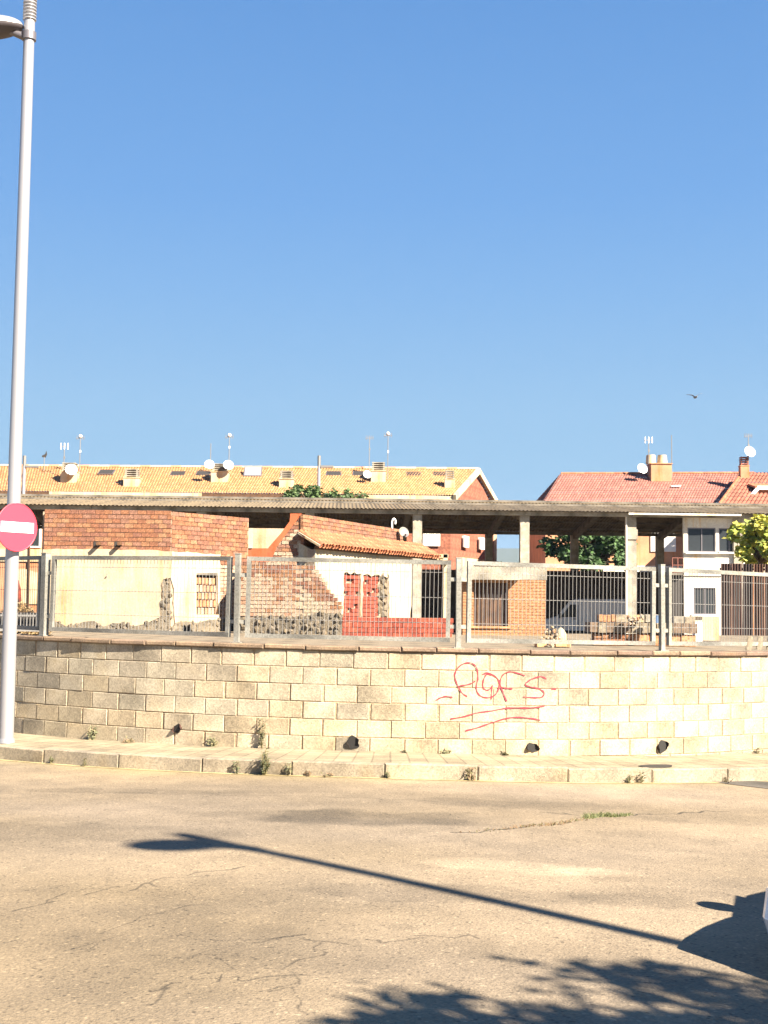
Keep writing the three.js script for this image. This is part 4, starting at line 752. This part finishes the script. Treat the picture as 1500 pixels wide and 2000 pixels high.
for (const [u, label] of [[45, 'thin far street lamp rising above the shed roof by the near lamp post'], [622, 'thin far street lamp rising above the middle of the shed roof']]) {
  const a = at(u, 990, 99), b = at(u, 890, 99), t = thing('far_street_lamp', label, 'street lamp', [a.x, 0, a.z], 0, 'far street lamps');
  part(t, 'pole', bar(V(0, 0, 0), V(0, b.y - .8, 0), .16, 10, .13), M.steel); part(t, 'finial', bar(V(0, b.y - .8, 0), V(0, b.y, 0), .13, 10), M.mast); part(t, 'arm', boxM(1.0, .16, .3), M.mast, [.6, b.y - .85, 0]);
}

// ---------------------------------------------------------------- aerials, dishes, bird
function aerial(label, u, v0, v1, d, kind) {
  const a = at(u, v1, d), b = at(u, v0, d), t = thing('roof_aerial', label, 'aerial', [a.x, a.y, a.z], 0, 'television aerials on the roofs'), h = b.y - a.y;
  part(t, 'mast', bar(V(0, -.25, 0), V(0, h, 0), .035, 6), M.mast);
  if (kind !== 'bare') { const n = kind === 'panel' ? 3 : 5; part(t, 'boom', bar(V(-.35, h - .2, .1), V(.35, h - .12, -.1), .022), M.mast); for (let k = 0; k < n; k++) { const x = -.3 + .6 * k / (n - 1); part(t, 'element', bar(V(x, h - .42 + (kind === 'panel' ? 0 : .1), 0), V(x, h + .12 - (kind === 'panel' ? 0 : .06), 0), kind === 'panel' ? .05 : .02), kind === 'panel' ? M.white : M.mast); } part(t, 'amplifier', boxM(.12, .2, .1), kind === 'knob' ? M.white : M.mast, [.02, h * .62, 0]); }
  if (kind === 'knob') part(t, 'mast_head', new THREE.SphereGeometry(.16, 12, 8), M.white, [0, h, 0]);
}
aerial('slim bare mast with small head left on the yellow-orange roof', 155, 852, 930, 109.5, 'knob'); aerial('pale fork aerial at far left of the yellow-orange roof', 124, 868, 935, 109, 'panel'); aerial('short bare mast above the left one of the paired dishes', 411, 866, 910, 108.6, 'bare'); aerial('knobbed mast above the right one of the paired dishes', 447, 850, 912, 108.6, 'knob'); aerial('faint thin aerial left of the fourth chimney', 721, 852, 918, 111, 'yagi'); aerial('tall knobbed mast right of the fourth chimney', 757, 847, 940, 108.4, 'knob'); aerial('aerial with pale panels on the two-pot chimney', 1267, 856, 920, 109.2, 'panel'); aerial('tall thin mast right of the two-pot chimney', 1312, 850, 928, 110, 'bare'); aerial('aerial above the dish on the right-hand chimney', 1462, 848, 905, 106.5, 'yagi');
{ const a = at(86, 915, 111), t = thing('weather_vane', 'small dark vane on a short mast over the yellow-orange roof', 'weather vane', [a.x, a.y, a.z]); part(t, 'mast', bar(V(0, -.2, 0), V(0, 1.0, 0), .035), M.mast); const s = slab([[-.22, 1.0], [.1, .95], [.22, 1.25], [.16, 1.55], [.05, 1.25], [-.2, 1.15]], .05); part(t, 'vane', s, M.dark); }
function dish(label, u, v, d, r, turn, support, m = M.white) {
  const a = at(u, v, d), t = thing('satellite_dish', label, 'dish', [a.x, a.y, a.z], turn, 'satellite dishes on the roofs'), P = []; for (let k = 0; k <= 8; k++) P.push(new THREE.Vector2(r * k / 8, .22 * r * (k / 8) ** 2));
  const g = new THREE.LatheGeometry(P, 28); g.rotateX(Math.PI / 2); g.rotateX(-.35); part(t, 'reflector', g, m); part(t, 'feed_arm', bar(V(0, -r * .8, .1), V(0, -.1, r * 1.0), .02), M.mast); part(t, 'feed_head', boxM(.08, .1, .12), M.steelDark, [0, -.1, r]); part(t, 'mount', bar(V(0, 0, -.02), V(support[0], support[1], support[2]), .04), M.mast);
}
dish('white satellite dish at far left of the yellow-orange roof', 139, 918, 107.3, .5, .3, [0, -.7, -.6]); dish('left of two paired white dishes on the second chimney', 409, 908, 107.4, .42, .2, [.5, -.4, -.7]); dish('right of two paired white dishes on the second chimney', 446, 909, 107.4, .44, .3, [-.3, -.4, -.7]); dish('small white dish beside the fourth chimney', 717, 927, 107.6, .36, .3, [.4, -.3, -.7]); dish('white dish left of the two-pot chimney on the red roof', 1254, 916, 108.6, .46, .3, [.5, -.3, -.8]); dish('white dish on top of the right-hand chimney', 1464, 883, 106.2, .48, .2, [-.3, -1.0, -.4]);
{ // gull
  const a = at(1358, 776, 90), t = thing('flying_gull', 'gull gliding with spread wings in the clear sky', 'bird', [a.x, a.y, a.z], .12);
  const body = new THREE.SphereGeometry(1, 14, 10), P = body.attributes.position; body.scale(.095, .085, .27); for (let i = 0; i < P.count; i++) { const z = P.getZ(i); if (z < -.1) { P.setX(i, P.getX(i) * 1.2); P.setY(i, P.getY(i) * .4 + .02); } }
  const wing = s => { const q = [], idx = []; const S = [[.05, .03, .12, -.08], [.22, .17, .14, -.09], [.38, .22, .09, -.11], [.60, .26, -.02, -.14]]; for (const [x, y, f, b] of S) q.push(s * x, y, f, s * x, y + .012, (f + b) / 2, s * x, y - .004, b); for (let k = 0; k < 3; k++) for (const j of [0, 1]) { const o = k * 3 + j; idx.push(o, o + 3, o + 4, o, o + 4, o + 1); } const g = new THREE.BufferGeometry(); g.setAttribute('position', new THREE.Float32BufferAttribute(q, 3)); g.setIndex(idx); g.computeVertexNormals(); return g; };
  const strip = g => { const h = g.toNonIndexed(); h.deleteAttribute('uv'); return h; };
  const head = new THREE.SphereGeometry(.055, 10, 8); head.translate(0, .02, .28); const beak = new THREE.ConeGeometry(.018, .07, 6); beak.rotateX(Math.PI / 2); beak.translate(0, .015, .36);
  part(t, 'body', mergeGeometries([body, head, beak, wing(1), wing(-1)].map(strip)), std([.20, .20, .21], .8)).rotation.z = .12;
}

// ---------------------------------------------------------------- things in the yard
function tumble(g, y0, k) { const P = g.attributes.position; for (let i = 0; i < P.count; i++) P.setZ(i, P.getZ(i) * (1 - k * Math.max(0, P.getY(i) - y0))); g.computeVertexNormals(); return g; }
function extrudeBody(P, width, bevel, m) { const s = new THREE.Shape(P.map(q => new THREE.Vector2(...q))), g = new THREE.ExtrudeGeometry(s, { depth: width - 2 * bevel, bevelEnabled: true, bevelThickness: bevel, bevelSize: bevel, bevelSegments: 4, curveSegments: 10 }); g.translate(0, 0, -(width - 2 * bevel) / 2); return g; }
function wheels(t, xs, r, half, y = r) { for (const x of xs) for (const s of [-1, 1]) { const w = sub(t, 'wheel', [x, y, s * half]); const ty = new THREE.TorusGeometry(r - .09, .09, 10, 28); part(w, 'tyre', ty, M.rubber); const rim = new THREE.CylinderGeometry(r - .12, r - .12, .12, 20); rim.rotateX(Math.PI / 2); part(w, 'rim', rim, M.steel); } }
{ // white van parked in the shed; its nose points left
  const n = at(1066, 1220, 80), t = thing('parked_van', 'white panel van parked in the shade of the shed', 'van', [n.x, .05, -80], -.35); t.scale.set(1.1, 1.2, 1.1);
  const prof = [[0, .35], [.02, .75], [.25, .95], [.9, 1.12], [1.55, 1.86], [1.9, 1.98], [4.7, 2.0], [4.85, 1.85], [4.9, .35]];
  part(t, 'body', extrudeBody(prof.map(([x, y]) => [x, y]), 1.9, .08), M.vanBody);
  for (const s of [-1, 1]) { part(t, 'side_window', slab([[1.05, 1.14], [1.95, 1.14], [1.95, 1.78], [1.62, 1.78]], .02, .01), M.glass, [0, 0, s * .965]); part(t, 'door_line', boxM(.02, 1.2, .01), M.dark, [2.05, 1.15, s * .962]); part(t, 'handle', boxM(.16, .04, .04), M.dark, [1.85, 1.05, s * .97]); part(t, 'mirror', boxM(.08, .25, .18), M.dark, [1.05, 1.2, s * 1.06]); part(t, 'headlight', boxM(.12, .2, .34), M.glass, [.06, .82, s * .72]); part(t, 'sill_trim', boxM(4.2, .16, .03), M.dark, [2.5, .38, s * .965]); }
  { const ws = part(t, 'windscreen', boxM(.92, .02, 1.55), M.glass); ws.position.set(1.19, 1.53, 0); ws.rotation.z = Math.atan2(.74, .65); }
  wheels(t, [.95, 3.95], .34, .86);
}
{ // pile of salvaged bricks and slabs
  const c = at(1255, 1250, 29), t = thing('slab_stack', 'stack of concrete slabs and bricks with loose rubble, behind the fence', 'stack', [c.x, 1.02, c.z]), w = u => at(u, 1230, 29).x - c.x, y = v => at(1255, v, 29).y - 1.02;
  const row = (u0, u1, v0, v1, n, fam, z = 0, dep = .5, j = .01) => { for (let k = 0; k < n; k++) { const a = w(u0 + (u1 - u0) * k / n), b = w(u0 + (u1 - u0) * (k + 1) / n); const o = part(t, 'brick', pick(brickGeos), pick(fam), [(a + b) / 2, (y(v0) + y(v1)) / 2 + rr(-.006, .006), z + rr(-.015, .015)], [0, rr(-.03, .03), rr(-.02, .02)]); o.scale.set(b - a - j, y(v0) - y(v1) - j, dep); } };
  row(1160, 1238, 1238, 1248, 5, M.brickOld); row(1160, 1238, 1248, 1262, 5, M.brickOld); row(1238, 1360, 1238, 1262, 4, M.brickOrange);
  row(1151, 1362, 1216, 1237, 13, [M.coping[3], M.kerb[2], M.coping[1]], .06, .6, .012);
  row(1170, 1202, 1201, 1216, 4, M.brickOrange, 0, .3); row(1202, 1288, 1200, 1216, 3, [M.concrete, M.plasterCream, M.kerb[1]], 0, .3); row(1316, 1358, 1203, 1219, 2, [M.kerb[1], M.concrete], 0, .3);
  for (let k = 0; k < 22; k++) { const o = part(t, 'rubble', pick(stoneGeos), pick([M.brickOld[2], M.concrete, M.brickPale[0]]), [w(rr(1222, 1255)), y(rr(1202, 1218)), rr(.2, .34)]); o.scale.setScalar(rr(.025, .05)); }
}
{ const a = at(1283, 1212, 28.6), t = thing('blue_bucket', 'small faded blue bucket on the slab stack', 'bucket', [a.x, at(1283, 1217, 28.6).y, a.z]); part(t, 'body', new THREE.CylinderGeometry(.09, .075, .17, 18, 1, true), std([.10, .17, .30], .6), [0, .085, 0]); part(t, 'rim', new THREE.TorusGeometry(.09, .008, 6, 20), std([.10, .17, .30], .6), [0, .17, 0], [Math.PI / 2, 0, 0]); part(t, 'bottom', new THREE.CircleGeometry(.075, 18), M.dark, [0, .01, 0], [-Math.PI / 2, 0, 0]); }
{ // pale board and crate
  const a = at(1372, 1248, 31), t = thing('plaster_board', 'pale blank board leaning on a white block beside the slab stack', 'board', [a.x, 1.02, a.z]); const W = (1404 - 1372) * 31 / 2500, h = at(1372, 1204, 31).y - 1.02;
  part(t, 'sheet', boxM(W, h - .1, .03), M.plasterCream, [W / 2, h / 2 + .05, 0], [-.1, 0, 0]); part(t, 'white_block', boxM(.17, h - .14, .3), M.white, [-.1, (h - .14) / 2, -.1]); part(t, 'batten', boxM(W + .3, .06, .2), M.wood, [.1, .05, .05]);
}
{ // rubble sack
  const c = at(1080, 1248, 27.5), t = thing('rubble_heap', 'heap of white plaster rubble and a torn sack beside the orange hut', 'rubble', [c.x, 1.02, c.z]);
  const sack = new THREE.SphereGeometry(.22, 20, 14), P = sack.attributes.position; for (let i = 0; i < P.count; i++) { const x = P.getX(i), y = P.getY(i), z = P.getZ(i), k = .85 + .35 * fbm(x * 7 + 9, y * 7 + z * 5 + 9, 999, 3, 8); P.setXYZ(i, x * k * 1.0, y * k * 1.25, z * k); } sack.computeVertexNormals(); sack.scale(.6, .75, .6); part(t, 'sack', sack, M.plasterWhite, [.16, .2, .02]);
  const heap = [M.plasterCream, M.plasterWhite, M.plasterWhite, M.brickPale[1], M.brickOrange[0], M.stone[3]];
  for (let k = 0; k < 150; k++) { const r = Math.sqrt(rnd()), th = rr(0, 6.28), o = part(t, 'rubble', pick(stoneGeos), pick(heap), [r * .34 * Math.cos(th) - .02, .03 + (1 - r) * .5 * Math.sqrt(rnd()), r * .25 * Math.sin(th) + .1], [rr(0, 6), rr(0, 6), 0]); o.scale.set(rr(.02, .055), rr(.02, .05), rr(.02, .05)); }
  for (const [x, y, z, ry] of [[.12, .06, .3, .2], [-.3, .05, .28, .5], [.22, .05, .24, -.3]]) part(t, 'brick', boxM(.24, .07, .11), pick(M.brickOrange), [x, y, z], [0, ry, 0]);
}
{ // curved tiles leaning behind the fence at the right edge
  const t0 = at(1455, 1268, 17.2); [[1462, 0, 'leftmost of the pale roof tiles leaning inside the fence'], [1482, 1, 'second pale roof tile leaning inside the fence'], [1502, 2, 'third pale roof tile leaning inside the fence'], [1522, 3, 'fourth pale roof tile leaning inside the fence, at the edge']].forEach(([u, k, label]) => {
    const p = onArc(u, 1262, RW - .2), t = thing('roof_tile', label, 'roof tile', [p.x, wallTop(p.x) + .05, p.z], .5, 'leaning roof tiles'); const g = new THREE.CylinderGeometry(.045, .055, .2, 12, 1, true, -1.4, 2.8); part(t, 'shell', g, M.kerb[1], [0, .095, 0], [-.15, 0, -.3]);
  });
}
{ // rusty sheet fence and earth bank on the right
  const A = at(1408, 1240, 48), B = at(1600, 1240, 48), t = thing('rusty_sheet_wall', 'dark rusty corrugated sheet wall under the yellow-green tree', 'wall', [A.x, .4, A.z]), W = B.x - A.x, h = at(1440, 1101, 48).y - .4, n = 9;
  for (let k = 0; k < n; k++) { const g = new THREE.PlaneGeometry(W / n - .01, h, 32, 1), P = g.attributes.position; for (let i = 0; i < P.count; i++) P.setZ(i, .03 * Math.sin(P.getX(i) * 60)); g.computeVertexNormals(); part(t, 'sheet', g, M.rust[k % 4], [W * (k + .5) / n, h / 2, rr(-.02, .02)], [0, 0, rr(-.01, .01)]); }
  part(t, 'rail', boxM(W, .08, .06), M.wood, [W / 2, h - .2, -.08]); part(t, 'rail', boxM(W, .08, .06), M.wood, [W / 2, .5, -.08]);
}
{ // dry heap and small railing left
  const a = at(56, 1196, 30), t = thing('dry_heap', 'heap of dry straw and brush beyond the first fence panel', 'heap', [a.x, 1.0, a.z]); const h = at(56, 1172, 30).y - 1.0;
  const cl = []; for (let i = 0; i < 30; i++) cl.push([rr(-.75, .42), rr(0, h - .1), rr(-.4, .2), .14]); part(t, 'brush', leaves(cl, 5000, .035, [[.28, .19, .08], [.34, .24, .11], [.20, .13, .06]], { long: 3 }), M.leaf);
  const b = at(50, 1230, 24), r = thing('iron_bar_railing', 'low railing of pale bars in front of the dry heap', 'railing', [b.x, 1.0, b.z]), y0 = b.y - 1.0, y1 = at(50, 1196, 24).y - 1.0;
  for (let k = 0; k < 16; k++) part(r, 'bar', bar(V(-.62 + k * .058, y0, 0), V(-.62 + k * .058, y1, 0), .008), M.wire); part(r, 'rail', boxM(1.0, .035, .03), M.wire, [-.15, y1 - .06, 0]); part(r, 'rail', boxM(1.0, .06, .03), M.wire, [-.15, y0, 0]); for (const x of [-.62, .3]) part(r, 'post', boxM(.04, y1, .04), M.galv, [x, y1 / 2, -.01]); part(r, 'backing', boxM(1.0, y1 - y0 - .02, .02), M.dark, [-.15, (y0 + y1) / 2, -.12]);
}
{ // small fixtures at the end of the lean-to house
  const a = at(766, 1032, 46.5), t = thing('vent_pipe', 'white bent vent pipe on top of the brick side wall', 'pipe', [a.x, a.y, a.z]); const c = new THREE.CatmullRomCurve3([V(0, -.1, 0), V(0, .28, 0), V(.05, .36, 0), V(.11, .3, 0), V(.11, .16, 0)]); part(t, 'tube', new THREE.TubeGeometry(c, 16, .032, 8), M.white);
  dish('dull grey dish at the end of the lean-to house', 788, 1040, 46.6, .2, .5, [-.2, -.1, -.3], M.galv);
}
{ // cream porch roof between lean-to and terrace
  const a = at(832, 1100, 60), b = at(868, 1084, 60), t = thing('porch_roof', 'small cream porch roof with tiled edge right of the lean-to', 'porch', [a.x, .05, a.z]), W = b.x - a.x, h = b.y - .05, lo = a.y - .05;
  part(t, 'front_board', boxM(W + .2, .16, .5), M.cream, [W / 2 + .08, h - .05, -.2]); part(t, 'side_board', boxM(.2, h - lo + .1, .5), M.cream, [W + .05, (h + lo) / 2, -.2]); part(t, 'soffit', boxM(W, .1, .4), M.wood, [W / 2 - .05, lo + .05, -.2]); part(t, 'lower_board', boxM(W, .08, .45), M.cream, [W / 2 - .05, lo + .17, -.18]);
  for (let k = 0; k < 6; k++) { const g = new THREE.CylinderGeometry(.075, .075, .3, 8, 1, true, -Math.PI / 2, Math.PI); part(t, 'roof_tile', g, M.tile[k % 4], [W * (k + .4) / 6 - .06, h - .17, .04], [Math.PI / 2, 0, 0]); }
  part(t, 'post', boxM(.14, h, .14), M.cream, [W + .05, h / 2, -.3]);
}

// ---------------------------------------------------------------- parked car at the right edge (front corner and shadow in view)
{
  const t = thing('parked_car', 'silver car parked at the right edge, front corner and shadow showing', 'car', [1.995, gy(2.8), -6.88], 0.55); t.scale.y = .86;
  const inner = sub(t, 'shell', [0, 0, .86]);   // local x from nose to tail, the far flank lies at z = 0 of the car's own frame
  const body = [[.12, .20], [.07, .34], [.09, .46], [.28, .58], [.62, .74], [.95, .86], [1.3, .93], [3.7, .94], [3.95, .86], [4.02, .55], [3.95, .25]];
  part(inner, 'body', tumble(extrudeBody(body, 1.72, .10), .5, .30), M.carBody);
  const cab = [[.95, .80], [1.25, 1.02], [1.75, 1.34], [2.2, 1.43], [3.1, 1.40], [3.75, .95]];
  part(inner, 'cabin', tumble(extrudeBody(cab, 1.62, .09), .75, .34), M.carBody);
  for (const s of [-1, 1]) { part(inner, 'side_window', slab([[1.35, .98], [1.88, 1.31], [2.3, 1.36], [3.02, 1.33], [3.45, .98]], .012, .0), M.glass, [0, 0, s * .70], [-s * .22, 0, 0]); part(inner, 'headlight', new THREE.SphereGeometry(.13, 14, 10), M.glass, [.22, .56, s * .6]); part(inner, 'mirror', new THREE.SphereGeometry(.11, 14, 10), M.carBody, [1.16, .97, s * .92]); part(inner, 'mirror_stalk', bar(V(1.18, .92, s * .68), V(1.16, .97, s * .9), .02), M.dark); part(inner, 'handle', boxM(.18, .03, .03), M.steelDark, [2.5, .82, s * .87]); }
  { const ws = part(inner, 'windscreen', boxM(.86, .015, 1.3), M.glass); ws.position.set(1.29, 1.16, 0); ws.rotation.z = Math.atan2(.50, .80); }
  part(inner, 'grille', boxM(.04, .12, .8), M.dark, [.0, .44, 0]); part(inner, 'number_plate', boxM(.02, .11, .5), M.white, [-.01, .32, 0]);
  wheels(inner, [.78, 3.2], .31, .74);
}

// ---------------------------------------------------------------- weeds, cover plate
function weed(label, u, v, where, h, w, n, cols, group) {
  const p = where === 'wall' ? onArc(u, v, RW + .05) : where === 'kerb' ? onArc(u, v, 9.3) : onGround(u, v);
  if (where === 'wall') p.y = gy(p.x) + .138; else p.y = gy(p.x) + .002;
  const t = thing('weed', label, 'weed', [p.x, p.y, p.z], rr(0, 6), group), st = [], P = [], C = [], I = [];
  const stems = Math.max(3, Math.round(n / 14));
  for (let s = 0; s < stems; s++) {
    const th = rr(0, 6.28), lean = rr(.1, 1) * w, e = V(Math.cos(th) * lean, h * rr(.55, 1.05), Math.sin(th) * lean * .4), b = V(Math.cos(th) * lean * .15, -.01, Math.sin(th) * lean * .1); st.push(bar(b, e, .003, 4, .0015));
    for (let k = 0; k < n / stems; k++) { const f = rr(.12, 1.02), o = b.clone().lerp(e, f), L = rr(.025, .06) * (h > .15 ? 1 : .8), q = new THREE.Quaternion().setFromEuler(new THREE.Euler(rr(-1.2, .1), rr(0, 6.28), rr(-.5, .5))), c = pick(cols), m = rr(.7, 1.3), i0 = P.length / 3; for (const v2 of [[0, 0, 0], [L * .22, .004, L * .5], [-L * .22, .004, L * .5], [0, 0, L]]) { const x = V(...v2).applyQuaternion(q).add(o); P.push(x.x, x.y, x.z); C.push(c[0] * m, c[1] * m, c[2] * m); } I.push(i0, i0 + 1, i0 + 2, i0 + 1, i0 + 3, i0 + 2); }
  }
  const g = new THREE.BufferGeometry(); g.setAttribute('position', new THREE.Float32BufferAttribute(P, 3)); g.setAttribute('color', new THREE.Float32BufferAttribute(C, 3)); g.setIndex(I); g.computeVertexNormals();
  part(t, 'stems', mergeGeometries(st), std([.20, .17, .08], .9)); part(t, 'foliage', g, M.leaf); return t;
}
const GREEN = [[.10, .12, .035], [.13, .145, .045], [.075, .095, .03], [.16, .16, .06]], DULL = [[.16, .16, .08], [.20, .17, .09], [.11, .12, .055]], DRY = [[.22, .14, .07], [.17, .11, .06], [.13, .12, .05]];
weed('olive weed at the wall foot nearest the lamp post', 178, 1440, 'wall', .17, .07, 110, DULL); weed('low dry weed lying at the wall foot left of the first drain stub', 258, 1444, 'wall', .06, .17, 90, DRY); weed('low spreading grey-green weed at the wall foot right of the first drain stub', 415, 1453, 'wall', .10, .13, 120, DULL); weed('tall thin weed against the wall above the bushiest kerb weed', 511, 1459, 'wall', .36, .06, 120, DULL);
weed('bushiest fresh green weed in front of the kerb', 517, 1507, 'kerb', .27, .13, 420, GREEN); weed('small weed at the kerb nearest the lamp post', 100, 1486, 'kerb', .09, .04, 50, GREEN); weed('dark small weed at the kerb, second from the lamp post', 165, 1491, 'kerb', .11, .06, 60, DULL); weed('small weed at the kerb just left of the bushiest weed', 461, 1504, 'kerb', .13, .04, 60, DULL); weed('narrow weed at the kerb just right of the bushiest weed', 563, 1508, 'kerb', .13, .035, 60, DULL); weed('flat sprawling weed at the kerb between two narrow weeds', 600, 1512, 'kerb', .05, .07, 50, DRY); weed('low dry tuft at the kerb below the black drain stub', 640, 1514, 'kerb', .04, .1, 50, DRY); weed('small yellow-green tuft at the kerb right of the black drain stub', 757, 1515, 'kerb', .07, .04, 45, GREEN); weed('brown dry weed at the kerb below the graffiti', 922, 1513, 'kerb', .13, .07, 80, DRY); weed('round yellow-green weed at the kerb right of the graffiti', 1229, 1520, 'kerb', .09, .05, 80, GREEN); weed('upright weed at the kerb near the road cover', 1253, 1520, 'kerb', .13, .035, 60, DULL); weed('wide dry reddish weed patch at the right end of the kerb', 1420, 1524, 'kerb', .06, .22, 130, DRY); weed('low green clump at the wall foot below the graffiti dash', 865, 1466, 'wall', .05, .14, 90, DULL); weed('low clump at the wall foot left of the graffiti', 790, 1464, 'wall', .03, .10, 50, DULL); weed('low clump at the wall foot under the graffiti underlines', 985, 1469, 'wall', .04, .07, 50, DULL); weed('small weed at the wall foot at the far right', 1480, 1468, 'wall', .08, .06, 50, DULL);
{ // grass sprouting from the long crack
  const pts = [[886, 1627], [981, 1620], [1037, 1613], [1087, 1610], [1143, 1599], [1168, 1594], [1199, 1595], [1230, 1591]], P = [], C = [], I = [];
  for (let i = 0; i < 700; i++) { const f = Math.pow(rnd(), .55) * (pts.length - 1.01), k = Math.floor(f), a = pts[k], b = pts[k + 1], t = f - k, q = onGround(a[0] + (b[0] - a[0]) * t, a[1] + (b[1] - a[1]) * t), dense = k >= 4 && k < 6 ? 1 : .5; const th = rr(0, 6.28), L = rr(.012, .05) * dense, x = q.x + rr(-.04, .04), z = q.z + rr(-.05, .05), c = pick(k >= 4 ? GREEN : DRY), i0 = P.length / 3; for (const [dx, dy, dz] of [[-.005, 0, 0], [.005, 0, 0], [Math.cos(th) * L * .8, L, Math.sin(th) * L * .8]]) { P.push(x + dx, gy(x) + dy, z + dz); C.push(...c); } I.push(i0, i0 + 1, i0 + 2); }
  const g = new THREE.BufferGeometry(); g.setAttribute('position', new THREE.Float32BufferAttribute(P, 3)); g.setAttribute('color', new THREE.Float32BufferAttribute(C, 3)); g.setIndex(I); g.computeVertexNormals();
  const o = part(scene, 'crack_grass', g, M.leaf); tag(o, 'thin grass sprouting along the long crack in the road', 'grass', undefined, 'stuff');
}
{ // flat cover on the pavement
  const p = onArc(1280, 1491, 8.95); p.y = gy(p.x) + .143; const t = thing('pavement_cover', 'dark flat oval cover plate on the pavement below the rightmost drain stub', 'cover', [p.x, p.y - .004, p.z]); const th = Math.atan2(p.x - CX, p.z + CD); t.rotation.y = th; const g = new THREE.CylinderGeometry(.21, .21, .012, 28); g.scale(1, 1, .5); part(t, 'plate', g, M.dark, [0, .004, 0]);
}
{ // darker asphalt wedge by the kerb at the right edge
  const P = [[1380, 1526], [1440, 1525], [1500, 1527], [1600, 1532], [1600, 1550], [1500, 1541], [1440, 1534]].map(q => onGround(...q)), s = new THREE.Shape(P.map(p => new THREE.Vector2(p.x, -p.z))), g = new THREE.ShapeGeometry(s); g.rotateX(-Math.PI / 2); const A = g.attributes.position; for (let i = 0; i < A.count; i++) A.setY(i, gy(A.getX(i)) + .005); g.computeVertexNormals();
  struct('asphalt_patch', g, std([.12, .11, .095], .95, { map: mottle }), 'dark newer asphalt wedge by the kerb at the right');
}
scene.traverse(o => { if (o.isMesh) o.castShadow = o.receiveShadow = true; });
renderer.render(scene, camera);
